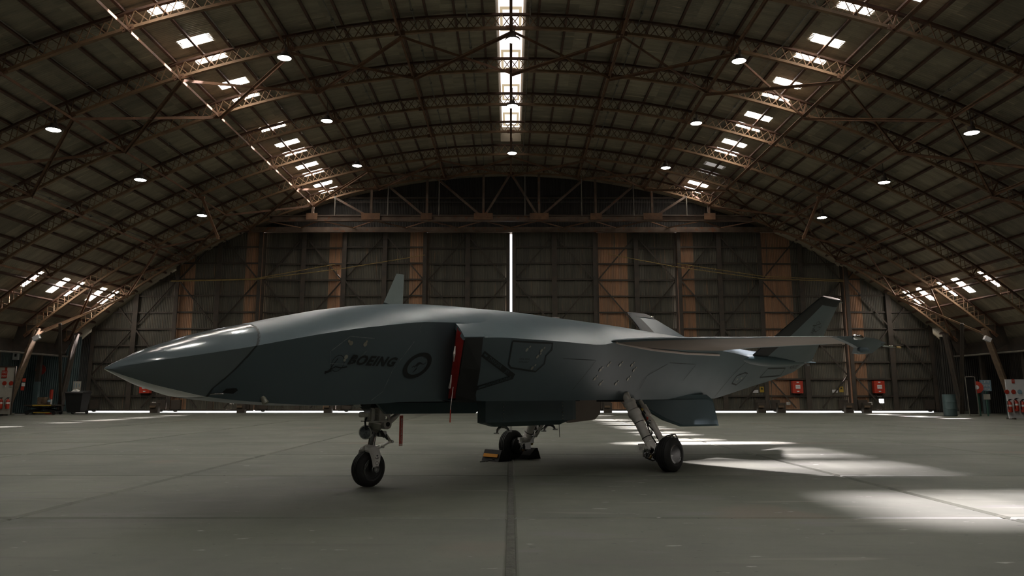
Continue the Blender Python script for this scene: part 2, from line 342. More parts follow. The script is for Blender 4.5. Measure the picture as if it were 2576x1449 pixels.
# conduits clipped along the purlins
for a in (1.05 * 1.0, 6.9, 10.9, -2.35, -5.2, -9.4, -14.9, 14.6, 23.2, -22.4, 31.0, -30.5):
    p = arc(d2r(a * 1.0), RT - 0.17, 0); b = MB(); b.tube([(p.x, Y0 + 6, p.z), (p.x, 43, p.z)], 0.022, 6)
    for y in range(8, 42, 3): b.box((p.x, y + 0.4, p.z), (0.07, 0.09, 0.08))
    b.build('conduit', 'pipe', ceiling)
# trusses
ordn = {14: 'nearest the sliding doors', 13: 'second from the sliding doors', 12: 'third from the sliding doors', 11: 'fourth from the sliding doors', 10: 'fifth from the sliding doors',
        9: 'sixth from the sliding doors', 8: 'seventh from the sliding doors', 7: 'eighth from the doors, crossing the top edge', 6: 'ninth from the doors, only its flanks in view'}
A7 = 7 * NODE
gus = MB(); gus.box((0, 0, 0), (0.34, 0.03, 0.16)); gus.box((0, -0.03, 0.02), (0.05, 0.05, 0.05)).box((0.1, -0.03, 0), (0.03, 0.03, 0.03)).box((-0.1, -0.03, 0), (0.03, 0.03, 0.03)); gusm = gus.mesh('gusset'); gusm.materials.append(M['rust'])
for i, t in enumerate(TR):
    if i < 6: continue
    T = thing('roof_truss', (0, t, 12.6), 'curved rusty lattice roof truss, ' + ordn[i], 'truss', 'lattice roof trusses')
    for nm, rr, wd, hh, mm in (('bottom_chord', R0, 0.12, 0.085, 'rust_pale'), ('top_chord', R0 + 0.47, 0.12, 0.07, 'purlin')):
        b = MB(); n = 56
        for k in range(n):
            a0 = -A7 + 2 * A7 * k / n; a1 = a0 + 2 * A7 / n
            b.bar(arc(a0, rr, t), arc(a1, rr, t), wd, hh, (math.sin(a0), 0, math.cos(a0)))
        b.build(nm, mm, T)
    b = MB(); n = 168
    for k in range(n):
        a0 = -A7 + 2 * A7 * k / n; a1 = a0 + 2 * A7 / n; lo, hi = R0 + 0.03, R0 + 0.45
        for yy, (ra, rb) in ((-0.05, (lo, hi)), (0.05, (hi, lo))):
            if k % 2: ra, rb = rb, ra
            b.bar(arc(a0, ra, t + yy), arc(a1, rb, t + yy), 0.02, 0.024)
    tag(b.build('lattice_web', 'rust_pale', T), kind='stuff')
    for k in range(-7, 8):
        a = k * NODE
        p = arc(a, R0 - 0.02, t - 0.07); inst(gusm, 'gusset_plate', T, p, (0, a, 0))
    for k in range(-6, 7):
        a = k * NODE
        if i == 6: wpm = MB().bar((0, 0, 0), (0, 0, 0.47), 0.05, 0.05, (0, 1, 0)).mesh('web_post'); wpm.materials.append(M['rust']) if k == -6 else None
        if k == -6 and i == 6: WPM = wpm
        inst(WPM, 'web_post', T, arc(a, R0, t), (0, a, 0))
# longitudinal ties on the lower chord nodes
for k in range(-6, 7):
    a = k * NODE; p = arc(a, R0 - 0.06, 0); b = MB()
    b.angle((p.x, Y0, p.z), (p.x, 41.3, p.z), 0.08, 0.018); b.build('tie_bar', 'rust', ceiling)
# wind bracing crosses
def xbrace(t0, t1, ks, off=0.08):
    for k in ks:
        for (ka, kb) in ((k, k + 1), (k + 1, k)):
            b = MB(); r = R0 - off if ka < kb else R0 - off - 0.05
            b.angle(arc(ka * NODE, r, t0), arc(kb * NODE, r, t1), 0.085, 0.018); b.build('wind_brace', 'rust', ceiling)
xbrace(TR[9], TR[10], range(-7, 7)); xbrace(TR[13], TR[14], range(-7, 7)); xbrace(TR[5], TR[6], range(-7, 7))
# ---- far end: doors
SHW = 0.905
def door_sheet_mesh(z0, z1, w=SHW, hole=None, name='sheet'):
    b = MB(); pr = corr(w, 0.0905, 0.014, 0)
    zs = [z0, z1] if not hole else [z0, hole[2], hole[3], z1]
    for i in range(len(pr) - 1):
        for j in range(len(zs) - 1):
            if hole and j == 1 and hole[0] <= pr[i][0] < hole[1]: continue
            (x0, h0), (x1, h1) = pr[i], pr[i + 1]
            b.add([(x0, h0, zs[j]), (x1, h1, zs[j]), (x1, h1, zs[j + 1]), (x0, h0, zs[j + 1])], [(0, 1, 2, 3)], False)
    return b.mesh(name, fixn=False)
shA = door_sheet_mesh(0.14, 9.96); shB = shA.copy(); shH = door_sheet_mesh(0.14, 9.96, hole=(0.05, 0.33, 0.50, 0.72))
shA.materials.append(M['door']); shB.materials.append(M['doorrust']); shH.materials.append(M['door'])
edges = [-22.9, -18.4, -13.8, -9.25, -4.7, 0, 4.7, 9.25, 13.8, 18.4, 22.9]
rails = [9.95 - 0.905 * k for k in range(1, 11)]
for d in range(10):
    x0, x1 = edges[d], edges[d + 1]
    if x0 == 0: x0 = 0.11
    if x1 == 0: x1 = -0.09
    yd = YD + (0.0 if d % 2 else 0.28); cx = (x0 + x1) / 2
    D = thing('door_%d' % (d + 1), (cx, yd, 0), kind='structure'); wl = (x1 - x0) / 5
    for k in range(5):
        xx = x0 + wl * (k + 0.5)
        rusty = (k == 0 and d in (6, 7, 8, 9)) or (k == 4 and d in (1, 2, 3)) or (k == 1 and d in (6, 8)) or (k == 0 and d == 1)
        hole = k == (4 if d < 5 else 0) and d not in (4, 5)
        if hole and rusty: hole = False
        me = shB if rusty else (shH if (k == (3 if d < 5 else 1) and d in (1, 3, 6, 8, 9)) else shA)
        o = inst(me, 'sheet', D, (xx, yd + 0.16, 0)); o.scale = (wl / SHW, 1, 1)
    for xx, wd in ((x0 + 0.06, 0.13), (cx, 0.17), (x1 - 0.06, 0.13)):
        b = MB(); b.bar((xx, yd, 0.12), (xx, yd, 9.85), 0.10, wd, (1, 0, 0)).bar((xx, yd - 0.07, 0.12), (xx, yd - 0.07, 9.85), 0.02, wd * 1.5, (1, 0, 0)); b.build('post', 'frame', D)
    for z in rails + [0.16]:
        b = MB(); b.angle((x0, yd + 0.08, z), (x1, yd + 0.08, z), 0.07, 0.02); b.build('rail', 'frame', D)
    zz = [9.75, 7.2, 4.6, 2.0, 0.25]
    for j in range(4):
        for ex in (x0 + 0.1, x1 - 0.1):
            pa, pb = ((cx, yd - 0.02, zz[j]), (ex, yd - 0.02, zz[j + 1])) if j % 2 == 0 else ((ex, yd - 0.02, zz[j]), (cx, yd - 0.02, zz[j + 1]))
            if j == 3: pb = (ex + (cx - ex) * 0.68, yd - 0.02, 0.25)
            b = MB(); b.angle(pa, pb, 0.065, 0.018); b.build('diagonal_brace', 'frame', D)
    for xx in (x0 + 0.45, x1 - 0.45):
        b = MB(); b.box((xx, yd + 0.05, 0.42), (0.5, 0.26, 0.5)); b.build('wheel_box', 'frame', D)
        b = MB(); b.lathe((xx, yd - 0.06, 0.16), (0, 1, 0), [(0, 0.13), (0.1, 0.13)], 16); b.build('wheel', 'dark', D)
# guide rail on the floor outside the doors and the header
b = MB(); b.box((0, YD + 0.25, 9.97), (46, 1.0, 0.16)); b.box((0, YD - 0.35, 9.92), (46.5, 0.1, 0.28)); tag(b.build('trim_1', 'beam'), kind='structure')
# gable above the doors
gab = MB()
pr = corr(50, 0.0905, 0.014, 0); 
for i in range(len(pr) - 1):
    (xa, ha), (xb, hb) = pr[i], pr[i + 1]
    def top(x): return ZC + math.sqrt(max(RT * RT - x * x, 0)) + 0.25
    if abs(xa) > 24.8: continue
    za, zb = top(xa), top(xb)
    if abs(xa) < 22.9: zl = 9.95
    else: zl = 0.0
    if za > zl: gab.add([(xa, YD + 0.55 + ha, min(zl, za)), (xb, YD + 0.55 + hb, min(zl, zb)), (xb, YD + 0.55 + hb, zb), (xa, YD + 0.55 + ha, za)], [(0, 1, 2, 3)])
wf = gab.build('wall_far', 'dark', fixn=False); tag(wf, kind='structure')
for z in (10.9, 11.9): 
    b = MB(); half = math.sqrt(RT**2 - (z - ZC)**2) - 0.3; b.bar((-half, YD + 0.4, z), (half, YD + 0.4, z), 0.09, 0.1); b.build('girt', 'frame', wf)
# girder truss carrying the door track
G_ = thing('door_girder', (0, 41.2, 10.1), 'long horizontal girder truss above the sliding doors', 'girder')
b = MB(); b.box((0, 41.2, 10.1), (25.5, 0.12, 0.26)).box((0, 41.2, 9.98), (25.5, 0.3, 0.03)).box((0, 41.2, 10.23), (25.5, 0.3, 0.03)); b.build('bottom_flange', 'beam', G_)
def zlow(x): return ZC + math.sqrt(R0 * R0 - x * x)
nx = [-10.5, -7.4, -4.45, -1.45, 1.5, 4.5, 7.5, 10.5]
for x in nx:
    b = MB(); b.bar((x, 41.2, 10.2), (x, 41.2, zlow(x)), 0.12, 0.12); b.build('post', 'beam', G_)
    b = MB(); b.box((x, 41.03, 10.2), (1.0 if abs(x) in (7.4, 7.5, 1.45, 1.5) else 0.6, 0.03, 0.36)); b.build('gusset_plate', 'rust', G_)
dg = [(-12.6, -10.5), (-9.4, -7.4), (-6.6, -4.45), (-4.0, -1.45), (0.0, -1.45), (0.0, 1.5), (4.0, 1.5), (6.6, 4.5), (9.3, 7.5), (12.4, 10.5)]
for xt, xb in dg:
    b = MB(); b.bar((xt, 41.2, zlow(xt)), (xb, 41.2, 10.15), 0.13, 0.11); b.build('diagonal', 'beam', G_)
for x in (-9.3, -6.5, -3.8, 0.75, 3.75, 6.5, 9.3):
    b = MB(); b.tube([(x, 41.05, 10.25), (x, 41.05, zlow(x))], 0.03, 6); b.build('hanger_rod', 'pipe', G_)
for k in range(-9, 9):
    x0 = k * 1.45; b = MB(); ya, yb = (41.3, YD - 0.4) if k % 2 else (YD - 0.4, 41.3)
    b.bar((x0, ya, 10.02), (x0 + 1.45, yb, 10.02), 0.06, 0.05); b.build('lacing_bar', 'rust', G_)
b = MB(); b.tube([(-11, YD + 0.1, 11.6), (11, YD + 0.1, 11.6)], 0.018, 6); b.build('conduit', 'pipe', wf)

# ---- side walls
def side_wall(sgn, name):
    W = MB(); L = 53.6; pr = corr(L, 0.13, 0.014, 0); X = sgn * 26.6
    rings = [[(X + h, 17.9 + y, z) for y, h in pr] for z in (0, 4.2)]
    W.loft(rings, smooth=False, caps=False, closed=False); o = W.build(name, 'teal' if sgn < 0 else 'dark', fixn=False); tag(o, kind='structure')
    b = MB(); b.box((sgn * 25.3, 17.9, 3.95), (3.2, 53.6, 0.08)); b.build('eave_lining', 'dark', o)
    b = MB(); b.box((sgn * 23.9, 17.9, 3.3), (0.25, 53.4, 0.55)); b.build('eave_beam', 'frame', o)
    b = MB(); b.tube([(sgn * 23.1, -6, 2.9), (sgn * 23.1, 42, 2.9)], 0.05, 8); b.build('pipe', 'pipe', o)
    # annex end panel facing the hall, painted sheet
    b = MB(); pr = corr(4.4, 0.11, 0.014, 0); rings = [[(sgn * 25.2 + x, 42.9 + h, z) for x, h in pr] for z in (0, 4.0)]
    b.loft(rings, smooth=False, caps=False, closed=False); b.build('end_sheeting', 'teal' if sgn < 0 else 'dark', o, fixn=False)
    return o
wl_ = side_wall(-1, 'wall_left'); wr_ = side_wall(1, 'wall_right')
b = MB(); b.box((0, Y0 - 0.2, 7), (56, 0.2, 15)); tag(b.build('wall_back', 'dark'), kind='structure')
for i, t in enumerate(TR):
    if i < 11: continue
    for sgn in (-1, 1):
        side = 'left' if sgn < 0 else 'right'
        F = thing('side_column', (sgn * 23.5, t, 0), 'braced steel column with sloping leg under the %s end of the truss %s' % (side, ordn[i]), 'column', 'side columns')
        fx, fz = sgn * 22.4, 3.95; ft = sgn * (23.5 if i != 14 else 22.9)
        b = MB(); b.bar((fx, t, fz + 0.1), (ft, t, 0), 0.2, 0.24, (0, 1, 0)).bar((fx - sgn * 0.06, t - 0.11, fz), (ft - sgn * .08, t - 0.11, 0), 0.03, 0.34, (0, 1, 0)); b.build('raking_leg', 'timber' if i != 14 else 'frame', F)
        b = MB(); b.bar((sgn * 24.2, t + 0.1, 0), (sgn * 24.2, t + 0.1, 3.9), 0.20, 0.20); b.build('post', 'frame', F)
        b = MB(); b.bar((sgn * 24.2, t + 0.1, 0), (sgn * 24.2, t + 0.1, 1.6), 0.22, 0.22); b.build('painted_foot', 'teal', F)
        b = MB(); b.poly([(fx, t - 0.02, fz + 0.25), (fx + sgn * 0.9, t - 0.02, fz + 0.2), (fx + sgn * 1.1, t - 0.02, fz - 0.6), (fx + sgn * 0.5, t - 0.02, fz - 0.9)], (0, 0.05, 0)); b.build('haunch_plate', 'frame', F)
        b = MB(); b.box((ft + sgn * .3, t, 0.06), (1.2, 0.5, 0.12)); b.build('base_block', 'concrete', F)
for sgn in (-1, 1):                                     # bay bracing between the last two columns
    b = MB(); b.angle((sgn * 21.5, TR[13] + .25, 4.3), (sgn * 22.55, TR[14] - 0.5, 0), 0.13, 0.04)
    o = b.build('raking_strut', 'frame', org=(sgn * 22.55, TR[14] - 0.5, 0)); tag(o, 'dark steel strut leaning between the last two columns on the %s side' % ('left' if sgn < 0 else 'right'), 'strut')
    b = MB(); b.angle((sgn * 22.5, TR[13], 3.75), (sgn * 19.6, TR[14], 6.2), 0.09, 0.02); b.build('wind_brace', 'rust_pale', ceiling)

# ---- high bay lamps
lamp_rows = [-0.4, 5.6, 11.6, 17.6, 23.5, 29.35, 35.5]  # nearer rows continue the grid unseen, added to brighten aircraft and foreground
lampdefs = [(-14.1, 9.0, 'outer left'), (-7.1, 11.35, 'inner left'), (0.06, 11.95, 'middle'), (7.15, 11.25, 'inner right'), (14.2, 8.9, 'outer right')]
proto = None
def make_lamp():
    T = thing('hanging_lamp', (0, 0, 0), 'x', 'lamp', 'high bay lamps')
    b = MB(); b.lathe((0, 0, 0.0), (0, 0, 1), [(0.0, 0.225), (0.03, 0.235), (0.06, 0.22), (0.09, 0.12), (0.2, 0.10), (0.22, 0.03)], 20); b.build('housing', 'frame', T)
    b = MB(); b.lathe((0, 0, -0.012), (0, 0, 1), [(0, 0.19), (0.014, 0.215)], 20); b.build('lens', 'lampdisc', T)
    b = MB(); b.tube([(0, 0, 0.2), (0, 0, 0.75)], 0.012, 6); b.build('chain', 'frame', T)
    b = MB(); b.box((0.05, 0, 0.3), (0.05, 0.05, 0.14)); b.build('driver_box', 'frame', T)
    return T
rname = {23.5: 'nearest row in view', 29.35: 'second row in view', 35.5: 'row closest to the doors', 17.6: 'unseen row above the camera, added for light', 11.6: 'unseen row above the aircraft nose, added for light', 5.6: 'unseen row just ahead of the camera, added for light', -0.4: 'unseen row right above the camera, added for light'}
proto = make_lamp(); first = True
for y in lamp_rows:
    for x, z, nm in lampdefs:
        T = proto if first else copy_tree(proto); first = False
        T.location = Vector((x, y, z)) * S; T['label'] = 'round white hanging lamp, %s column, %s' % (nm, rname[y])
        ld = bpy.data.lights.new('lamp_light', 'SPOT'); ld.energy = LAMP_W; ld.spot_size = math.radians(150); ld.spot_blend = 0.6; ld.shadow_soft_size = 0.15; ld.color = (1.0, 0.97, 0.88)
        lo = bpy.data.objects.new('lamp_light', ld); COL.objects.link(lo); lo.location = Vector((x, y, z - 0.06)) * S

# ================================================================ AIRCRAFT (local: x aft, y = minus lateral port distance, z up)
YAW = math.radians(45.8)
AC = thing('jet_drone', (-1.564, 9.03, 0), 'grey uncrewed jet aircraft parked on its landing gear in mid hangar', 'aircraft', rz=YAW, local=True)
def L3(s, l, z): return Vector((s, -l, z))
def ip(keys, s, j=1):
    if s <= keys[0][0]: return keys[0][j]
    for a, b in zip(keys, keys[1:]):
        if s <= b[0]:
            t = (s - a[0]) / (b[0] - a[0]); return a[j] + (b[j] - a[j]) * t
    return keys[-1][j]
def smooth_ip(keys, s, j=1, w=0.12):
    return sum(ip(keys, s + d * w, j) * g for d, g in ((-1, .25), (0, .5), (1, .25)))
# s, keel z, half width low, z low, half width chine, z chine, crown z
FB = [(-2.83, 1.212, .004, 1.212, .006, 1.216, 1.221), (-2.78, 1.187, .05, 1.192, .065, 1.222, 1.252), (-2.5, 1.068, .20, 1.083, .31, 1.285, 1.40), (-2.1, .966, .38, .976, .545, 1.362, 1.545), (-1.85, .934, .43, .943, .665, 1.412, 1.615),
      (-1.45, .895, .50, .909, .75, 1.502, 1.71), (-1.2, .882, .515, .895, .79, 1.556, 1.775), (-.75, .875, .53, .885, .835, 1.640, 1.878), (-.3, .888, .545, .896, .865, 1.705, 1.958), (0, .905, .555, .912, .88, 1.745, 1.995), (.45, .913, .575, .914, .885, 1.768, 2.035), (.9, .915, .60, .915, .87, 1.775, 2.052), (1.3, .915, .60, .915, .87, 1.775, 2.055)]
CB = [(.62, .915, .70, .92, 1.12, 1.60, 2.045), (.95, .913, .72, .915, 1.125, 1.618, 2.052), (1.8, .913, .75, .915, 1.125, 1.620, 2.062), (2.3, .913, .76, .915, 1.12, 1.613, 2.060), (2.65, .913, .76, .915, 1.12, 1.607, 2.05), (2.85, .913, .76, .915, 1.12, 1.620, 2.045), (3.08, .913, .76, .915, 1.11, 1.668, 2.038),
      (4, .913, .74, .915, 1.07, 1.690, 2.012), (5.1, .913, .63, .915, 1.02, 1.685, 1.965), (6, .913, .53, .915, .98, 1.668, 1.925), (6.6, .913, .47, .917, .955, 1.635, 1.885), (7.2, .985, .45, 1.005, .91, 1.585, 1.85), (8.0, 1.10, .41, 1.125, .84, 1.585, 1.81), (8.85, 1.215, .37, 1.24, .74, 1.61, 1.78), (9.7, 1.38, .42, 1.41, .62, 1.65, 1.76), (10.35, 1.55, .38, 1.59, .50, 1.68, 1.745), (10.6, 1.64, .30, 1.655, .34, 1.70, 1.73)]
def sec(K, s, p=2.0, nside=5, ndome=9):
    zk, b, zl, c, zc, zt = [smooth_ip(K, s, j, .06) if K[0][0] + .1 < s < K[-1][0] - .1 else ip(K, s, j) for j in range(1, 7)]
    pts = [(0, zk), (b * .6, zk + (zl - zk) * .4), (b, zl)]
    for i in range(1, nside): t = i / nside; pts.append((b + (c - b) * t + (.012 if s < 3 else 0) * math.sin(PI * t), zl + (zc - zl) * t))
    pts.append((c, zc))
    for i in range(1, ndome): ph = PI / 2 * i / ndome; l = c * math.cos(ph); pts.append((l, zc + (zt - zc) * (1 - (l / c) ** p) ** .92))
    pts.append((0, zt)); return pts
def ring(K, sfun, p=2.0):
    """closed ring round the hull; sfun(z) lets a joint run at a slant"""
    s0 = sfun(1.4); base = sec(K, s0, p); out = []
    n = len(base)
    for i, (l, z) in enumerate(base):
        s = sfun(z); l2, z2 = sec(K, s, p)[i]
        if K is CB and s0 < 1.6 and i > 7:
            w_ = min(1, (1.6 - s0) / .9); zf = 1.775 + .272 * (1 - (l2 / .87) ** 2.2) ** .92 if l2 < .87 else 1.612 + .163 * (1.125 - l2) / .255; z2 = z2 + (zf - z2) * w_
        out.append((s, l2, z2))
    port = [L3(*q) for q in out]; stb = [L3(s, -l, z) for s, l, z in out[1:-1]][::-1]
    return port + stb
def seam(z): return ip([(.9, -2.06), (.98, -2.10), (1.12, -2.0), (1.30, -1.80), (1.33, -1.72), (1.42, -1.60), (1.47, -1.66), (1.52, -1.74), (1.60, -1.60), (1.8, -1.55)], z)
def seam_s(z): return ip([(.9, -2.08), (1.0, -2.07), (1.42, -1.78), (1.62, -1.60), (1.8, -1.58)], z)
rings = []
for k in range(23):
    t = (k / 22) ** 1.35; rings.append(ring(FB, lambda z, t=t: -2.83 + t * (seam_s(z) + 2.83), 2.2))
b = MB(); b.loft(rings, True); b.build('radome', 'radome', AC, sharp=25)
# forebody
rings = []
for k in range(26):
    t = k / 25; rings.append(ring(FB, lambda z, t=t: seam_s(z) + .012 + t * (1.3 - seam_s(z)), 2.2))
b = MB(); b.loft(rings, True); fore = b.build('forward_fuselage', 'paint', AC, sharp=25)
b = MB(); b.loft([ring(FB, lambda z: seam_s(z) - .004, 2.2), ring(FB, lambda z: seam_s(z) + .018, 2.2)], False); 
for i, v in enumerate(b.v): pass
b.build('radome_joint', 'seamdark', AC)
def cbs(z, s0):
    """front end of the centre body follows the raked intake"""
    if s0 > 1.6: return s0
    f = (1.6 - s0) / (1.6 - .62); rake = ip([(.9, .30), (1.6, .03), (1.70, .08), (1.78, .18), (2.1, .35)], z); return s0 + rake * f
rings = []
ss = [.62, .72, .85, 1.0, 1.2, 1.4, 1.6, 1.9, 2.2, 2.45, 2.65, 2.85, 3.08, 3.4, 3.8, 4.3, 4.8, 5.3, 5.8, 6.2, 6.6, 6.9, 7.2, 7.6, 8.0, 8.4, 8.85, 9.3, 9.7, 10.0, 10.35, 10.6]
for s0 in ss: rings.append(ring(CB, lambda z, s0=s0: cbs(z, s0), 2.0))
b = MB(); b.loft(rings, True); b.build('centre_fuselage', 'paint', AC, sharp=24)
def hull(s, z):                                  # lateral position of the port side skin
    K = FB if s < .66 else CB
    pts = sec(K, s); 
    for (l0, z0), (l1, z1) in zip(pts[2:], pts[3:]):
        if z0 <= z <= z1 + 1e-6: return l0 + (l1 - l0) * (z - z0) / max(z1 - z0, 1e-6)
    return pts[2][0]
EPS = .006
def decal(name, polys, m='marking', eps=EPS, parent=None, K=None, sgn=1):     # polys: list of (verts[(s,z)], faces)
    b = MB()
    for vs, fs in polys: b.add([L3(s, sgn * (hull(s, z) + eps), z) for s, z in vs], fs)
    o = b.build(name, m, parent or AC); 
    return o
def strip(pts, w, closed=False, seg=.08):
    """thin line along (s,z) points as quads"""
    P = [Vector(p) for p in pts]; P = P + [P[0]] if closed else P; Q = []
    for a, c in zip(P, P[1:]):
        n = max(1, int((c - a).length / seg))
        for i in range(n): Q.append(a + (c - a) * i / n)
    Q.append(P[-1]); vs = []; fs = []
    for i, q in enumerate(Q):
        d = (Q[min(i + 1, len(Q) - 1)] - Q[max(i - 1, 0)]).normalized(); nrm = Vector((-d.y, d.x)) * w / 2
        vs += [tuple(q + nrm), tuple(q - nrm)]
        if i: fs.append((2 * i - 2, 2 * i - 1, 2 * i + 1, 2 * i))
    return vs, fs
def place(polys, org, X, Y):
    vs, fs = polys; return [(org[0] + x * X[0] + y * Y[0], org[1] + x * X[1] + y * Y[1]) for x, y in vs], fs
def ell(org, A, B, r=1.0, n=40): return [(org[0] + r * (A[0] * math.cos(2 * PI * k / n) + B[0] * math.sin(2 * PI * k / n)), org[1] + r * (A[1] * math.cos(2 * PI * k / n) + B[1] * math.sin(2 * PI * k / n))) for k in range(n)]
def ringp(o, i): n = len(o); return o + i, [(k, (k + 1) % n, n + (k + 1) % n, n + k) for k in range(n)]
# --- maker's name
T_ = text_polys('BOEING', .145, .40, .006, 1.12)
bx = [v[0] for v in T_[0]]; W0 = (max(bx) - min(bx))
decal('maker_lettering', [place(T_, (-.525, 1.322), (.60 / W0, -.012 / W0 * 1.0), (0.02, .88))])
eo, eA, eB = (-.915, 1.292), (.072, .004), (.0, .080)
decal('maker_emblem', [ringp(ell(eo, eA, eB), ell(eo, eA, eB, .93)), strip([(-1.03, 1.19), (-.98, 1.235), (-.93, 1.26), (-.87, 1.25), (-.80, 1.262)], .012), strip([(-1.035, 1.205), (-1.0, 1.21), (-.965, 1.225)], .022), strip([(-.985, 1.235), (-.95, 1.30), (-.925, 1.34)], .009)])
# --- roundel with hopping kangaroo
ro, rA, rB = (.072, 1.295), (.172, .072), (-.045, .118)
kan = [(-.62, .05), (-.55, .14), (-.42, .16), (-.38, .22), (-.34, .14), (-.22, .13), (-.05, .30), (.18, .36), (.38, .22), (.50, -.02), (.70, -.16), (.86, -.10), (.95, -.02), (.86, -.18), (.68, -.24), (.46, -.12), (.34, .02), (.14, .0), (.0, -.12), (-.16, -.40), (-.42, -.55), (-.58, -.66), (-.40, -.62), (-.14, -.48), (-.06, -.22), (-.12, -.04), (-.22, .0), (-.26, -.14), (-.33, -.16), (-.30, .02), (-.45, .06)]
kv = [(ro[0] + .66 * (x * rA[0] + y * rB[0]), ro[1] + .66 * (x * rA[1] + y * rB[1])) for x, y in kan]
decal('roundel', [ringp(ell(ro, rA, rB), ell(ro, rA, rB, .70)), (kv, [tuple(range(len(kv)))])])
# --- seams, hatches
decal('panel_seam', [strip([(.0, 1.72), (-.02, 1.66), (.01, 1.64)], .007), strip([(-.05, 1.54), (-.236, 1.245)], .008), strip([(-.236, 1.245), (-.287, 1.02), (-.40, .93)], .006),
                     strip([(-1.02, 1.41), (-.85, 1.555), (-.56, 1.547)], .008), strip([(-1.03, 1.405), (-1.0, 1.287), (-.74, 1.289)], .005), strip([(-.74, 1.289), (-.62, 1.42)], .006)], 'seam')
for (x, z, r) in [(-.85, 1.507, .014), (-.822, 1.49, .022), (-.645, 1.512, .013), (-.655, 1.485, .022), (-.84, 1.356, .021), (-.848, 1.325, .014)]:
    decal('fastener', [(ell((x, z), (r, 0), (0, r), 1, 14), [tuple(range(14))])], 'fastener', .007)
for (x, z) in [(3.07, 1.365), (3.342, 1.377), (3.621, 1.379), (2.912, 1.30), (3.707, 1.312), (2.861, 1.188), (3.639, 1.193), (3.039, 1.124), (3.391, 1.127), (1.41, 1.50), (1.66, 1.50), (1.61, 1.297), (1.63, 1.43)]:
    decal('fastener', [(ell((x, z), (.020, .0), (.006, .022), 1, 12), [tuple(range(12))]), (ell((x + .035, z + .035), (.012, 0), (.004, .013), 1, 12), [tuple(range(12))])], 'fastener', .007)
hp = [(1.13, 1.585), (1.81, 1.59), (1.84, 1.516), (1.77, 1.444), (1.795, 1.352), (1.69, 1.257), (1.255, 1.293), (1.20, 1.33)]
decal('access_hatch', [strip(hp, .020, True)], 'seamdark')
decal('stencil', [place(text_polys('AERIAL REFUEL', .05), (1.43, 1.395), (.55, 0), (0, .5)), place(text_polys('INSTRUMENT', .05), (1.43, 1.36), (.55, 0), (0, .5))], 'seamdark')
# warning triangle at the intake
decal('warning_band', [strip([(.74, 1.435), (1.36, 1.192)], .062), strip([(1.36, 1.192), (.86, 1.06)], .052)], 'marking')
vx = Vector((.62, -.243)).normalized(); vy = Vector((-vx.y, vx.x)); ux = Vector((.50, .132)).normalized(); uy = Vector((-ux.y, ux.x))
decal('warning_lettering', [place(text_polys('DANGER', .052), (.98, 1.34), vx * 1.25, vy), place(text_polys('JET', .046), (1.22, 1.245), vx * 1.1, vy), place(text_polys('DANGER INTAKE', .046), (1.145, 1.136), ux * 1.0, uy), strip([(.76, 1.428), (.82, 1.404)], .02), strip([(.88, 1.065), (.97, 1.089)], .02)], 'paint_side', .010)
decal('access_hatch', [strip([(6.95, 1.17), (6.96, 1.295), (7.2, 1.35), (7.33, 1.34), (7.31, 1.24), (7.17, 1.145)], .022, True)], 'seamdark')
decal('fastener', [(ell((7.06, 1.235), (.022, 0), (0, .018), 1, 10), [tuple(range(10))]), (ell((7.2, 1.26), (.022, 0), (0, .018), 1, 10), [tuple(range(10))])], 'fastener', .008)
decal('access_hatch', [strip([(8.07, 1.285), (8.11, 1.44), (9.05, 1.47), (9.12, 1.335)], .024, True)], 'seamdark')
decal('serial_lettering', [place(text_polys('A26-003', .12, .3), (9.5, 1.50), (1.15, .02), (.05, .8)), ], 'marking')
decal('panel_seam', [strip([(4.6, 1.44), (5.4, 1.44), (5.2, 1.2)], .006), strip([(4.55, 1.42), (4.1, 1.25), (4.0, 1.06)], .005), strip([(2.1, 1.42), (2.75, 1.42), (2.5, 1.05)], .005)], 'seamdark', .004)
decal('panel_seam', [strip([(6.56, .95), (6.75, 1.25), (7.05, 1.6)], .010)], 'seamdark')
# sensor and probes at the nose
b = MB(); b.poly([L3(s, hull(s, z) + .008, z) for s, z in ((-1.96, 1.005), (-1.86, 1.0), (-1.83, 1.03), (-1.85, 1.05), (-1.93, 1.045))], L3(0, -.02, 0)); b.build('sensor_window', 'black', AC)
b = MB(); b.tube([L3(-2.06, .425, .995), L3(-1.95, .46, 1.0)], .008, 8); b.build('pitot_probe', 'metal', AC)
b = MB(); b.lathe(L3(-1.58, .50, .955), L3(.03, .03, -.07), [(-.02, .018), (.0, .026), (.02, .026), (.05, .032), (.06, .012)], 14); b.build('drain_mast', 'fastener', AC)
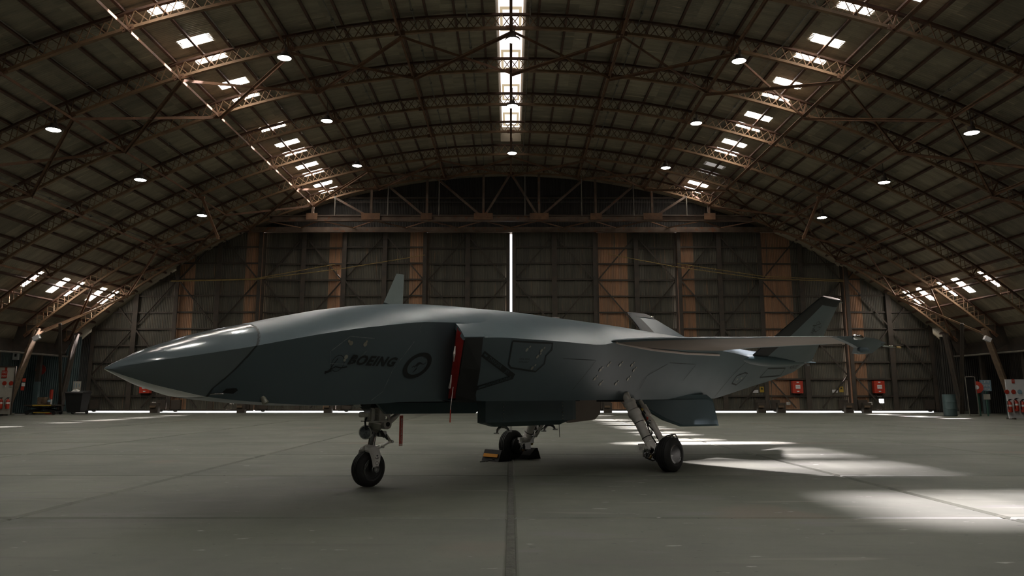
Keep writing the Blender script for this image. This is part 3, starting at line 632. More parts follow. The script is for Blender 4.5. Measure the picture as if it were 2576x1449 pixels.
# --- intakes with raked black lips, red covers
for sg in (1, -1):
    b = MB()                                   # outer black lip
    f = [(.365, 1.155, 1.585), (.46, .98, 1.27), (.56, .80, .985), (.60, .745, .925)]; r = [(.64, 1.138, 1.602), (.76, .97, 1.26), (.88, .775, .985), (.93, .735, .918)]
    b.loft([[L3(s, sg * l, z) for s, l, z in f], [L3(s, sg * l, z) for s, l, z in r], [L3(s, sg * (l - .05), z) for s, l, z in r], [L3(s + .02, sg * (l - .05), z + .01) for s, l, z in f], [L3(s, sg * l, z) for s, l, z in f]], False, False, False); b.build('intake_lip', 'black', AC, fixn=True)
    b = MB()                                   # hood above
    hr = []
    for t in (0, .25, .5, .75, 1):
        so_, si_ = .345 + .32 * t, .475 + .36 * t; row = []
        for u in (0, .25, .5, .75, 1): row.append((so_ + (si_ - so_) * u, 1.160 - .022 * t + (.865 - 1.16 + .02 * t) * u, 1.592 + .02 * t + (.172 + .006 * t) * u + .018 * math.sin(PI * u) * (1 - t)))
        hr.append([L3(s, sg * l, z) for s, l, z in row] + [L3(row[-1][0], sg * (row[-1][1] - .01), row[-1][2] - .06), L3(row[0][0], sg * (row[0][1] - .02), row[0][2] - .035)])
    b.loft(hr, True); b.build('intake_hood', 'paint', AC, sharp=30)
    b = MB(); b.loft([[L3(.52, sg * .60, .93), L3(.525, sg * .70, .905), L3(.52, sg * .75, .925)], [L3(1.0, sg * .6, .905), L3(1.0, sg * .70, .90), L3(1.0, sg * .735, .918)]], False, False, False); b.build('intake_sill', 'black', AC)
    b = MB()                                   # red cover in the mouth
    q0 = [(.375, 1.145, 1.60), (.475, .965, 1.27), (.585, .765, .95)]; q1 = [(.50, .865, 1.755), (.56, .72, 1.27), (.63, .585, .94)]
    b.loft([[L3(s - .0, sg * l, z) for s, l, z in q0], [L3((q0[i][0] + q1[i][0]) / 2 - .05, sg * (q0[i][1] + q1[i][1]) / 2, (q0[i][2] + q1[i][2]) / 2) for i in range(3)], [L3(s, sg * l, z) for s, l, z in q1]], True, False, False)
    b.build('intake_cover', 'red', AC)
b = MB(); b.tube([L3(.36, 1.0, 1.50), L3(.33, 1.02, 1.42), L3(.36, .98, 1.34)], [.005, .013, .004], 8); b.build('cover_handle', 'tape', AC)
b = MB(); b.tube([L3(.40, .90, 1.20), L3(.39, .90, 1.12), L3(.41, .86, 1.06)], [.004, .009, .013], 8); b.build('cover_handle', 'tape', AC)
b = MB(); b.tube([L3(.40, .93, 1.07), L3(.36, .94, .86), L3(.345, .95, .70)], .004, 5); b.build('pull_cord', 'tape', AC)
b = MB(); b.tube([L3(.358, .94, .83), L3(.345, .95, .70)], .007, 5); b.build('cord_flag', 'redpaint', AC)
# --- wings
def airfoil(s0, s1, zle, zte, th, l, n=9):
    c = s1 - s0; up = []; lo = []
    for i in range(n + 1):
        x = (1 - math.cos(PI * i / n)) / 2; t = th * 2.6 * (.2969 * math.sqrt(x) - .126 * x - .3516 * x * x + .2843 * x ** 3 - .1036 * x ** 4) / .60 * .5
        z = zle + (zte - zle) * x; up.append((s0 + c * x, z + t)); lo.append((s0 + c * x, z - t))
    return [L3(s, l, z) for s, z in up] + [L3(s, l, z) for s, z in lo[1:-1]][::-1]
wst = [(.85, 2.9, 6.15, 1.655, 1.665, .24), (1.12, 3.02, 5.98, 1.680, 1.672, .23), (1.5, 3.18, 5.86, 1.692, 1.676, .21), (2.2, 3.46, 5.74, 1.686, 1.676, .16), (2.5, 3.58, 5.68, 1.680, 1.674, .115), (2.9, 3.74, 5.62, 1.674, 1.672, .095), (3.6, 4.05, 5.55, 1.662, 1.664, .070)]
for sg in (1, -1):
    b = MB(); rg = [airfoil(s0, s1, za, zb, th, sg * l) for l, s0, s1, za, zb, th in wst]; b.loft(rg, True); W = b.build('wing', 'paint', AC, sharp=50)
    me = W.data; me.materials.append(M['under_bounce'])
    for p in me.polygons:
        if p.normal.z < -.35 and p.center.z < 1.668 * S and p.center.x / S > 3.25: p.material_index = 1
    b = MB(); l0 = sg * 3.6; dz = .01              # tip plate and pod
    tp = [(4.03, 1.655), (4.4, 1.685), (4.79, 1.695), (5.2, 1.69), (5.62, 1.658), (5.55, 1.60), (5.46, 1.52), (5.2, 1.50), (4.98, 1.505), (4.90, 1.57), (4.6, 1.605)]
    b.poly([L3(s, sg * (3.58 - (1.695 - z) * .95), z) for s, z in tp], L3(0, sg * .06, 0)); b.build('wing_tip_fairing', 'paint', AC)
    b = MB(); b.lathe(L3(4.70, sg * 3.60, 1.53), (1, 0, 0), [(0, .015), (.02, .034), (.05, .042), (.24, .042), (.28, .03)], 16); b.build('tip_sensor', 'paint', AC)
    b = MB(); b.lathe(L3(4.42, sg * 3.66, 1.675), (1, 0, 0), [(0, .01), (.03, .032), (.2, .034), (.3, .012)], 12); b.build('navigation_light', 'chrome', AC)
    b = MB(); b.tube([L3(5.42, sg * 3.63, 1.625), L3(5.6, sg * 3.64, 1.612), L3(5.95, sg * 3.65, 1.610)], [.022, .014, .007], 8); b.build('static_probe', 'chrome', AC)
    b = MB(); b.tube([L3(5.88, sg * 3.65, 1.610), L3(6.03, sg * 3.65, 1.610)], .012, 8); b.build('probe_tip', 'brass', AC)
tp = []
for i in range(15):
    t = i / 14; s = 3.06 + (5.98 - 3.06) * t; tp.append((s, hull(min(s, 6.5), ip([(3.0, 1.655), (3.3, 1.64), (4, 1.60), (5, 1.585), (6, 1.60)], s)) + .012, ip([(3.0, 1.66), (3.3, 1.64), (4, 1.60), (5, 1.585), (6, 1.60)], s)))
b = MB(); b.loft([[L3(s, l, z - .016), L3(s, l + .01, z - .008), L3(s, l + .01, z + .012), L3(s, l - .01, z + .016)] for s, l, z in tp], False); b.build('wing_root_strip', 'tape', AC)
# --- tail fins
def finring(f, s0, s1, l, z, th, sg, n=8):
    c = s1 - s0; out = []
    nx_, nz_ = .71, -.70
    for side in (1, -1):
        rg = range(n + 1) if side > 0 else range(n - 1, 0, -1)
        for i in rg:
            x = i / n; t = th * (4 * x * (1 - x)) ** .6 * .5 * side; out.append(L3(s0 + c * x, sg * (l + t * nx_), z + t * nz_))
    return out
for sg in (1, -1):
    a0 = (7.15, 9.55, .86, 1.60); a1 = (7.60, 8.36, 1.97, 2.585)
    def fin(t, k0, k1): s0 = a0[0] + (a1[0] - a0[0]) * t; s1 = a0[1] + (a1[1] - a0[1]) * t; return s0 + (s1 - s0) * k0, s0 + (s1 - s0) * k1, a0[2] + (a1[2] - a0[2]) * t, a0[3] + (a1[3] - a0[3]) * t
    b = MB(); rg = []
    for t in (0, .25, .5, .75, .965): s0, s1, l, z = fin(t, 0, 1); rg.append(finring(0, s0, s1, l, z, .10 - .05 * t, sg))
    b.loft(rg, True); F = b.build('tail_fin', 'paint', AC, sharp=50)
    b = MB()
    for side in (1, -1):                          # dark leading edge band and cap lying on the skin
        q = []
        for t in (0, .25, .5, .75, .96):
            s0, s1, l, z = fin(t, 0, 1); c = s1 - s0; row = []
            for x in (0.0, .03, .07, .12, .18 + .12 * t):
                th = (.10 - .05 * t) * (4 * x * (1 - x)) ** .6 * .5 + .006; row.append(L3(s0 - .004 + c * x, sg * (l + side * th * .71), z - side * th * .7))
            q.append(row)
        b.loft(q, False, False, False)
    b.build('fin_leading_edge', 'black', F)
    b = MB(); b.loft([finring(0, *fin(.90, 0, 1)[:2], *fin(.90, 0, 1)[2:], .075, sg), finring(0, *fin(1.0, 0, 1)[:2], *fin(1.0, 0, 1)[2:], .068, sg)], False); cap = b.build('fin_cap', 'black', F)
    b = MB(); b.loft([finring(0, *fin(1.0, .02, .99)[:2], *fin(1.0, 0, 1)[2:], .060, sg), finring(0, *fin(1.006, .02, .98)[:2], *fin(1.006, 0, 1)[2:], .055, sg)], False); b.build('cap_rib', 'tape', cap)
    b = MB(); s0, s1, l, z = fin(.98, 0, 1); b.lathe(L3(s1 + .0, sg * l, z - .01), (1, 0, 0), [(-.02, .012), (.02, .016), (.09, .016), (.11, .004)], 10); b.build('tail_light', 'chrome', F)
    b = MB(); rg = []                             # root fairing
    for i in range(13):
        t = i / 12; s = 6.75 + 3.2 * t; r = .02 + .125 * math.sin(PI * min(t * 1.15, 1) ** .8) ** .8; l = .855 - .10 * t; z = 1.572 + .02 * t; rg.append([L3(s, sg * (l + r * 1.05 * math.cos(q * PI / 6)), z + r * .75 * math.sin(q * PI / 6)) for q in range(12)])
    b.loft(rg, True); b.build('fin_root_fairing', 'paint_side', AC, sharp=60)
    for (s, l, z) in ((9.55, .84, 1.63), (9.3, .80, 1.575), (9.45, .79, 1.53)):
        if sg > 0: b = MB(); b.tube([L3(s - .04, l + .03, z), L3(s + .08, l + .03, z)], .012, 6); b.build('static_wick', 'metal', AC)
# fin emblem: small hopping figure in a hat on the inner... outer face of the port fin
def findecal(name, polys, m='marking'):
    b = MB(); a0 = (7.15, 9.55, .86, 1.60); a1 = (7.60, 8.36, 1.97, 2.585)
    for vs, fs in polys:
        out = []
        for x, t in vs:
            s0 = a0[0] + (a1[0] - a0[0]) * t; s1 = a0[1] + (a1[1] - a0[1]) * t; th = (.10 - .05 * t) * (4 * max(x, 0) * (1 - x)) ** .6 * .5 + .006
            out.append(L3(s0 + (s1 - s0) * x, (a0[2] + (a1[2] - a0[2]) * t) + th * .71, a0[3] + (a1[3] - a0[3]) * t - th * .7))
        b.add(out, fs)
    b.build(name, m, AC)
findecal('fin_emblem', [strip([(.576, .626), (.555, .650), (.585, .667), (.636, .644)], .007, seg=.02), strip([(.51, .594), (.574, .600), (.624, .620), (.69, .638)], .013, seg=.02), strip([(.560, .590), (.581, .562), (.588, .531), (.634, .505)], .011, seg=.02),
    strip([(.585, .492), (.640, .498)], .010, seg=.02), strip([(.622, .469), (.676, .473)], .009, seg=.02), strip([(.603, .545), (.679, .507), (.708, .509), (.72, .532)], .013, seg=.02), strip([(.682, .600), (.70, .580), (.735, .583)], .008, seg=.02), strip([(.742, .612), (.757, .575), (.756, .555), (.745, .528)], .007, seg=.02)])
findecal('fin_lettering', [strip([(.49 + .035 * k, .412 + .002 * k), (.505 + .035 * k, .414 + .002 * k)], .012 if k else .02, seg=.02) for k in range(6)])
# --- engine nozzle, blade aerial, top fittings
b = MB(); b.lathe(L3(10.3, 0, 1.66), (1, 0, 0), [(-.2, .12), (.3, .13), (.42, .115), (.43, .10), (.1, .08)], 20); b.build('exhaust_nozzle', 'black', AC)
b = MB(); b.loft([[L3(.12, .02, 2.00), L3(.16, -.02, 2.0), L3(.42, -.02, 2.0), L3(.45, 0, 2.0), L3(.42, .02, 2.0)], [L3(.10, .06, 2.025), L3(.16, -.015, 2.03), L3(.40, -.015, 2.03), L3(.42, 0, 2.03), L3(.40, .015, 2.03)], [L3(.31, .010, 2.385), L3(.33, -.01, 2.385), L3(.41, -.01, 2.385), L3(.43, 0, 2.385), L3(.41, .01, 2.385)]], False); b.build('blade_aerial', 'paleprimer', AC)
b = MB(); b.box(L3(3.1, .05, 2.045), (.10, .05, .03)); b.build('lifting_point', 'tape', AC)
# --- gear doors, belly pod
for sg in (1, -1):
    b = MB(); pl = [(4.02, .985), (6.1, .985), (6.25, .90), (6.19, .50), (5.15, .515), (4.72, .62), (4.12, .87)]
    if sg < 0:
        b.poly([L3(s, -.70, z) for s, z in [(3.9, .985), (4.99, .985), (4.97, .69), (4.83, .595), (4.2, .56), (3.9, .70)]], L3(0, .05, 0)); D = b.build('main_gear_door', 'under_bounce', AC); continue
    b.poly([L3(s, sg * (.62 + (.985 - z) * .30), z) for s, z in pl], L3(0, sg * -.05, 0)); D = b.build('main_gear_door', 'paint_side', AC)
    b = MB(); b.poly([L3(s, sg * (.625 + (.985 - z) * .30), z) for s, z in [(4.16, .905), (6.06, .91), (6.2, .87), (6.15, .525), (5.16, .54), (4.76, .64), (4.2, .855)]], L3(0, sg * .012, 0)); b.build('door_skin', 'paint', D)
def podring(s, b0, b1, zb): return [L3(s, b0 - .14, .92), L3(s, b0, .92), L3(s, b0, .66), L3(s, b1, zb), L3(s, b1 - .06, zb), L3(s, b0 - .14, .66)]
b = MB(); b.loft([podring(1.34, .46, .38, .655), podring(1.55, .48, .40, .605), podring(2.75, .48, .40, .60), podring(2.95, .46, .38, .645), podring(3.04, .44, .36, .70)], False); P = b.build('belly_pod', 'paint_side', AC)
for s in (1.62, 2.72):
    for k in range(6): b = MB(); b.lathe(L3(s, .482, .88 - .04 * k), (0, -1, 0), [(0, .008), (.006, .006)], 8); b.build('rivet', 'fastener', P)
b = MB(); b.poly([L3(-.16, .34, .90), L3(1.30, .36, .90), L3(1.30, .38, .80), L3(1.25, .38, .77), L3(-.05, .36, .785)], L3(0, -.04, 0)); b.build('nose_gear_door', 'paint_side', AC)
b = MB(); b.box(L3(.5, 0, .895), (1.35, .5, .05)); b.build('wheel_bay', 'black', AC)
b = MB(); b.box(L3(3.85, .55, .92), (.55, .35, .06)); b.build('wheel_bay', 'black', AC)
b = MB(); b.box(L3(3.85, -.55, .92), (.55, .35, .06)); b.build('wheel_bay', 'black', AC)
for s0 in (1.80, 2.67):
    for dl in (1,):
        b = MB(); pts = [L3(s0 - .11, .30, .525), L3(s0 - .10, .30, .56), L3(s0 - .05, .30, .60), L3(s0 + .02, .30, .60), L3(s0 + .08, .30, .57), L3(s0 + .10, .30, .54)]
        b.tube(pts, [.012, .016, .022, .022, .016, .012], 8); b.box(L3(s0 - .12, .30, .52), (.055, .04, .015)).box(L3(s0 + .11, .30, .535), (.055, .04, .015)); b.build('ejector_arm', 'metal', P)
b = MB(); b.tube([L3(2.72, .42, .60), L3(2.73, .42, .44)], .005, 5); b.build('cord', 'black', P)
b = MB(); b.box(L3(.205, .30, .60), (.045, .006, .325)); FL = b.build('warning_streamer', 'redpaint', AC)
b = MB(); tv, tf = text_polys('REMOVE BEFORE FLIGHT', .030); b.add([L3(.205 + y, .308, .60 - x * .82) for x, y in tv], tf); b.build('streamer_lettering', 'text', FL)
b = MB(); b.box(L3(.205, .301, .45), (.042, .010, .02)); b.build('streamer_tab', 'tape', FL)

# --- landing gear
def wheel(name, c, r, w, parent, out=1):
    """tyre with grooves, rim and hub; axis is lateral"""
    rr = r; ax = (0, -out, 0)
    b = MB(); pf = [(-w / 2 + .01, rr * .56), (-w / 2, rr * .66), (-w / 2 + .004, rr * .80), (-w / 2 + .022, rr * .93), (-w * .30, rr * .985)]
    for g in (-.25, -.085, .085, .25): pf += [(w * g - .006, rr), (w * g - .004, rr * .965), (w * g + .004, rr * .965), (w * g + .006, rr)]
    pf += [(w * .30, rr * .985), (w / 2 - .022, rr * .93), (w / 2 - .004, rr * .80), (w / 2, rr * .66), (w / 2 - .01, rr * .56)]
    b.lathe(c, ax, pf, 40); Wo = b.build('tyre', 'rubber', parent, sharp=30)
    b = MB(); b.lathe(c, ax, [(w / 2 - .01, rr * .57), (w / 2 - .004, rr * .54), (w / 2 - .03, rr * .49), (w * .12, rr * .44), (w * .10, rr * .26), (w * .16, rr * .24), (w * .30, rr * .22), (w * .31, 0.001)], 32)
    b.lathe(c, ax, [(-w / 2 + .01, rr * .57), (-w / 2 + .03, rr * .49), (-w * .1, rr * .44), (-w * .08, .001)], 32); rim = b.build('rim', 'metal', parent, sharp=30)
    for k in range(8):
        a = 2 * PI * k / 8; cc = Vector(c) + Vector((math.cos(a) * rr * .345, -out * w * .12, math.sin(a) * rr * .345)); b = MB(); b.lathe(cc, ax, [(0, .014), (.012, .012)], 8); b.build('bolt', 'white', rim)
    return Wo
NG = thing('nose_landing_gear', (0, 0, 0), local=True); NG.parent = AC; 
def G(name, m, b, par=None, sharp=35): return b.build(name, m, par or NG, sharp=sharp)
nw = wheel('nose', L3(0, 0, .192), .192, .16, NG)
ax_t, ax_b = Vector(L3(.135, 0, .93)), Vector(L3(.02, 0, .40)); dv = (ax_b - ax_t)
def na(t): return ax_t + dv * t
G('piston', 'chrome', MB().tube([na(.62), na(1.0)], .040, 16))
G('upper_cylinder', 'white', MB().tube([na(-.05), na(.30), na(.32), na(.44), na(.46), na(.50)], [.070, .070, .098, .098, .075, .075], 20))
G('collar', 'fastener', MB().tube([na(.50), na(.60), na(.60), na(.66)], [.076, .072, .056, .054], 18))
G('clamp_ring', 'metal', MB().tube([na(.455), na(.475)], .108, 20))
G('fork_crown', 'white', MB().tube([na(.93), na(1.04), Vector(L3(.0, 0, .395))], [.060, .072, .085], 14))
for sg in (1, -1):
    rg = []
    for (s, l, z, w_, t_) in [(.00, .02, .40, .075, .05), (.005, .085, .39, .075, .035), (.01, .112, .345, .070, .022), (.015, .118, .28, .055, .020), (.01, .118, .22, .036, .02), (.0, .118, .192, .034, .022), (.0, .118, .17, .02, .02)]:
        rg.append([L3(s + w_ * math.cos(q * PI / 5), sg * (l + t_ * math.sin(q * PI / 5)) if z < .37 else sg * l, z + (t_ * math.sin(q * PI / 5) if z >= .37 else 0)) for q in range(10)])
    G('fork_arm', 'white', MB().loft(rg, True))
    G('axle_nut', 'metal', MB().lathe(L3(0, sg * .125, .192), (0, -sg, 0), [(0, .034), (.03, .034), (.032, .02), (.01, .018)], 12))
def ond(l, pts, fs): return [L3(x, l, z) for x, z in pts], fs
vs, fs = ringp(ell((.012, .255), (.019, 0), (0, .021), 1, 24), ell((.012, .255), (.019, 0), (0, .021), .78, 24)); G('fork_marking', 'marking', MB().add(*ond(.1405, vs, fs)).add(*ond(.1405, *strip([(.012, .345), (.012, .302)], .006, seg=.02))).add(*ond(.1405, *strip([(-.012, .318), (-.002, .304), (.012, .300), (.026, .304), (.034, .318)], .006, seg=.02))).add(*ond(.1405, *strip([(-.001, .335), (.025, .335)], .006, seg=.02))))
# landing light
lc = L3(-.07, .04, .585); ld = L3(-1, .55, -.1)
lt = G('landing_light', 'metal', MB().lathe(lc, ld, [(-.06, .03), (-.03, .07), (.02, .078), (.03, .076)], 20)); b = MB(); b.lathe(lc, ld, [(.028, .07), (.036, .05), (.038, .001)], 20); b.build('lens', 'glass', lt)
G('light_bracket', 'white', MB().bar(L3(-.05, .03, .60), L3(.05, 0, .64), .03, .03))
# torque links
ap = L3(.30, 0, .468)
for sg in (1, -1):
    G('torque_link', 'white', MB().bar(L3(.17, sg * .045, .575), ap + Vector((0, sg * .012, .0)), .018, .036, (0, 1, 0)))
    G('torque_link', 'white', MB().bar(L3(.08, sg * .05, .405), ap + Vector((0, sg * .012, 0)), .018, .036, (0, 1, 0)))
G('pivot_pin', 'metal', MB().tube([ap + Vector((0, -.035, 0)), ap + Vector((0, .035, 0))], .016, 10).tube([L3(.145, .07, .42), L3(.145, -.07, .42)], .016, 10).tube([L3(.17, .07, .575), L3(.17, -.07, .575)], .016, 10))
# drag strut, cage, actuator
ds = G('drag_strut', 'white', MB().tube([L3(.165, .06, .665), L3(.30, .06, .74), L3(.42, .06, .86)], [.045, .03, .028], 12).lathe(L3(.165, .06, .665), (0, -1, 0), [(-.04, .055), (.05, .055)], 16))
b = MB(); b.lathe(L3(.165, .112, .665), (0, -1, 0), [(0, .026), (.006, .026)], 14); b.build('pivot_cap', 'black', ds)
for z in (.84, .70): G('cage_plate', 'white', MB().box(L3(.05, .03, z), (.24, .20, .012)))
for (s, l) in ((-.06, .125), (.03, .125), (.16, .125)): G('cage_post', 'white', MB().bar(L3(s, l, .70), L3(s + .015, l, .84), .03, .02, (1, 0, 0)))
for z in (.80, .765): G('cage_rail', 'white', MB().box(L3(.10, .125, z), (.14, .02, .02)))
G('steering_motor', 'white', MB().tube([L3(-.16, .04, .775), L3(-.02, .04, .775)], .030, 12).box(L3(-.04, .05, .77), (.07, .1, .11)))
G('valve_block', 'metal', MB().box(L3(.0, .02, .88), (.12, .14, .1)).box(L3(.10, .06, .90), (.06, .08, .1)).tube([L3(.08, .08, .95), L3(.07, .08, .85)], .025, 10).box(L3(.12, .06, .56), (.06, .08, .06)))
for pts in ([(-.09, .06, .74), (-.12, .08, .70), (-.11, .08, .63), (-.06, .06, .60)], [(.09, .09, .60), (.14, .1, .53), (.18, .09, .50), (.16, .08, .56)], [(.06, .1, .6), (.09, .12, .55), (.12, .1, .53)], [(.10, .11, .93), (.17, .10, .88), (.19, .08, .80), (.24, .08, .78)], [(-.05, .11, .95), (-.07, .11, .88), (-.03, .12, .84)]):
    G('hydraulic_hose', 'hose', MB().tube([L3(*q) for q in pts], .012, 6))
G('small_door', 'white', MB().poly([L3(-.40, .18, .93), L3(-.30, .18, .93), L3(-.25, .18, .86), L3(-.30, .18, .855), L3(-.33, .18, .86)], L3(0, .01, 0)))
G('bay_bracket', 'metal', MB().poly([L3(-.17, .1, .93), L3(-.05, .1, .93), L3(-.05, .1, .80), L3(-.13, .1, .79), L3(-.22, .1, .86)], L3(0, .01, 0)))

def main_gear(sg):
    A = thing('main_landing_gear', (0, 0, 0), local=True); A.parent = AC
    def g(name, m, b, sharp=35): return b.build(name, m, A, sharp=sharp)
    P = lambda s, l, z: L3(s, sg * l, z)
    wheel('main', P(3.74, 1.44, .221), .221, .20, A, sg)
    t0, t1 = P(3.72, .78, .96), P(3.76, 1.19, .22)
    f = lambda t: t0 + (t1 - t0) * t
    g('strut', 'white', MB().tube([f(-.05), f(.07), f(.08), f(.13), f(.15), f(.24), f(.26), f(.33), f(.36), f(.44), f(.46), f(.80), f(.81), f(.90), f(1.0)], [.055, .055, .085, .092, .082, .076, .09, .092, .078, .072, .066, .062, .07, .066, .055], 20))
    for t in (.46, .72): g('band_clamp', 'black', MB().tube([f(t), f(t + .012)], .069, 18))
    r0, r1 = P(4.02, .80, .90), P(3.98, 1.19, .33); h = lambda t: r0 + (r1 - r0) * t
    g('actuator', 'white', MB().tube([h(0), h(.12), h(.13), h(.36), h(.38), h(.52), h(.54), h(.95)], [.03, .03, .05, .052, .03, .042, .046, .040], 16))
    g('actuator_rod', 'chrome', MB().tube([h(.93), h(1.08)], .018, 10))
    g('axle', 'metal', MB().tube([P(3.76, 1.17, .22), P(3.75, 1.34, .221)], .045, 14))
    g('brake_housing', 'black', MB().lathe(P(3.74, 1.34, .221), (0, sg, 0), [(-.02, .11), (.01, .125), (.06, .125), (.08, .08)], 20))
    g('knuckle', 'metal', MB().tube([P(3.70, 1.14, .27), P(3.84, 1.22, .22)], [.06, .05], 12).box(P(3.72, 1.12, .22), (.12, .1, .1)).box(P(3.90, 1.19, .30), (.09, .07, .10)))
    g('bracket', 'white', MB().box(P(3.60, 1.10, .33), (.10, .05, .035)).box(P(3.59, 1.10, .30), (.02, .06, .07)).bar(P(3.60, 1.1, .32), P(3.72, 1.14, .28), .03, .03))
    for pts in ([(3.80, .84, .93), (3.86, .90, .80), (3.90, .98, .62), (3.86, 1.05, .48), (3.88, 1.14, .34), (3.82, 1.18, .24)], [(3.90, .85, .85), (3.97, .93, .72), (4.08, 1.0, .60), (4.09, 1.04, .50), (4.02, 1.07, .45), (3.94, 1.04, .52), (3.88, 1.0, .60)],
                [(3.78, .82, .95), (3.80, .9, .84), (3.86, .97, .72), (3.87, 1.04, .56)], [(3.93, 1.16, .36), (4.02, 1.22, .44), (4.10, 1.30, .46), (4.08, 1.36, .38)], [(3.92, 1.16, .34), (3.99, 1.22, .41), (4.07, 1.28, .44), (4.04, 1.35, .36)],
                [(3.66, 1.10, .25), (3.62, 1.14, .17), (3.70, 1.2, .13), (3.80, 1.22, .15)], [(3.72, 1.14, .22), (3.78, 1.18, .14), (3.88, 1.22, .17), (3.90, 1.24, .24)], [(3.98, .86, .80), (4.04, .95, .68), (4.0, 1.02, .56), (3.94, 1.12, .40)]):
        g('hydraulic_hose', 'hose', MB().tube([P(*q) for q in pts], .010, 6))
    for (s, l, z, m) in ((3.86, .93, .78, 'yellow'), (3.90, .98, .66, 'redpaint'), (3.93, 1.0, .62, 'metal'), (3.98, .95, .68, 'white'), (3.88, 1.06, .47, 'metal'), (3.70, 1.16, .17, 'brass'), (3.82, 1.2, .17, 'metal'), (3.64, 1.12, .21, 'metal'), (3.92, 1.18, .25, 'yellow'), (3.95, 1.2, .38, 'metal')):
        g('fitting', m, MB().lathe(P(s, l, z), (.3, sg * -.5, .8), [(-.03, .014), (-.015, .022), (.015, .022), (.03, .012)], 8))
    for i in range(7):
        t = .2 + i * .1; p = f(t) + Vector((.09, 0, 0)); g('line_clip', 'metal', MB().box(p, (.05, .03, .02)))
main_gear(1); main_gear(-1)

# ================================================================ SMALL THINGS ROUND THE HALL
def sign_text(txt, size, c, parent, m='text', face=-1, wd=None, name='lettering'):
    vs, fs = text_polys(txt, size); k = 1.0
    if wd: x = [v[0] for v in vs]; k = wd / (max(x) - min(x))
    b = MB(); b.add([Vector((c[0] + x * k, c[1], c[2] + y)) for x, y in vs], fs); return b.build(name, m, parent)
def yleaf(x):
    for d in range(10):
        if edges[d] <= x <= edges[d + 1]: return YD + (0.0 if d % 2 else 0.28)
    return YD
# wheel chocks at the far main wheel
for (s0, nm, side) in ((3.36, 'black rubber wheel chock with orange reflective strip, in front of the far main wheel', 1), (4.06, 'black rubber wheel chock behind the far main wheel, in deep shade', -1)):
    ca, sa = math.cos(YAW), math.sin(YAW)
    def wp(s, l): return (-1.564 + s * ca + l * sa, 9.03 + s * sa - l * ca)
    sc_ = s0 + (.0 if side > 0 else -.02); o = wp(sc_, -1.42); K = thing('wheel_chock', (o[0], o[1], 0), nm, 'wheel chock', 'wheel chocks', rz=YAW, local=True)
    b = MB(); b.poly([(-.13 * side, -.20, 0), (.16 * side, -.20, 0), (.12 * side, -.20, .06), (-.01 * side, -.20, .165), (-.06 * side, -.20, .165)], (0, .36, 0)); b.build('wedge', 'rubber', K)
    b = MB(); b.bar((-.108 * side, -.17, .085), (-.108 * side, .13, .085), .05, .02, (1, 0, -.4)); b.build('reflective_strip', 'orange', K)
    if side > 0:
        b = MB(); b.tube([(-.12, -.1, .03), (-.22, -.16, .035), (-.26, -.08, .012), (-.32, -.12, .02), (-.36, -.05, .01)], .008, 6); b.build('rope', 'hose', K)
# fire extinguishers
def extinguisher(org, label, y=0, band='text', dark=False):
    E_ = thing('fire_extinguisher', org, label, 'fire extinguisher', 'fire extinguishers')
    x, yy, z = org; b = MB(); b.lathe((x, yy, z), (0, 0, 1), [(0, .075), (.02, .085), (.34, .085), (.40, .06), (.43, .025), (.46, .02)], 14); b.build('cylinder', 'redpaint', E_)
    b = MB(); b.lathe((x, yy, z + .22), (0, 0, 1), [(0, .087), (.07, .087)], 14); b.build('label_band', band, E_)
    b = MB(); b.box((x, yy - .02, z + .475), (.09, .05, .03)).box((x + .03, yy - .05, z + .50), (.12, .02, .02)); b.build('valve_handle', 'black', E_)
    b = MB(); b.tube([(x - .03, yy - .03, z + .47), (x - .11, yy - .05, z + .42), (x - .10, yy - .06, z + .2), (x - .08, yy - .06, z + .1)], .014, 6); b.build('hose', 'hose', E_)
# left fire point
Lb = thing('fire_point_board', (-23.6, 37.25, 0), 'pale timber board of the fire point at the left edge of the hall', 'board')
b = MB(); b.box((-23.65, 37.25, 1.15), (1.5, .04, 2.14)); b.build('panel', 'board', Lb)
for c, d in (((-23.65, 37.23, 2.23), (1.54, .06, .05)), ((-22.89, 37.23, 1.15), (.05, .06, 2.18))): b = MB(); b.box(c, d); b.build('edge_batten', 'frame', Lb)
Sg = thing('fire_point_sign', (-23.3, 37.2, 1.8), 'red sign reading FIRE POINT on the left timber board', 'sign')
b = MB(); b.box((-23.38, 37.215, 1.88), (.26, .012, .34)); b.build('plate', 'redpaint', Sg)
sign_text('FIRE', .13, (-23.38, 37.205, 1.96), Sg, wd=.2); sign_text('POINT', .13, (-23.38, 37.205, 1.80), Sg, wd=.22)
Sg = thing('extinguisher_tag', (-23.25, 37.2, 2.2), 'small red vertical sign above the fire point sign, left board', 'sign')
b = MB(); b.box((-23.33, 37.222, 2.12), (.10, .01, .16)); b.build('plate', 'redpaint', Sg)
for i, (x, nm) in enumerate(((-23.33, 'white-banded red fire extinguisher, left one hanging on the left timber board'), (-23.02, 'white-banded red fire extinguisher, right one on the left board beside the leaning leg'))):
    extinguisher((x, 37.12, .32), nm)
    Sg = thing('extinguisher_sign', (x, 37.2, 1.45), 'round-topped red pictogram sign above the %s extinguisher of the left board' % ('left' if i == 0 else 'right'), 'sign', 'extinguisher signs')
    b = MB(); b.lathe((x, 37.22, 1.47), (0, -1, 0), [(0, .10), (.012, .10)], 20); b.build('disc', 'redpaint', Sg)
    b = MB(); b.box((x, 37.215, 1.33), (.14, .012, .07)); b.build('plate', 'text', Sg); sign_text('FIRE', .05, (x, 37.205, 1.33), Sg, 'marking', wd=.1)
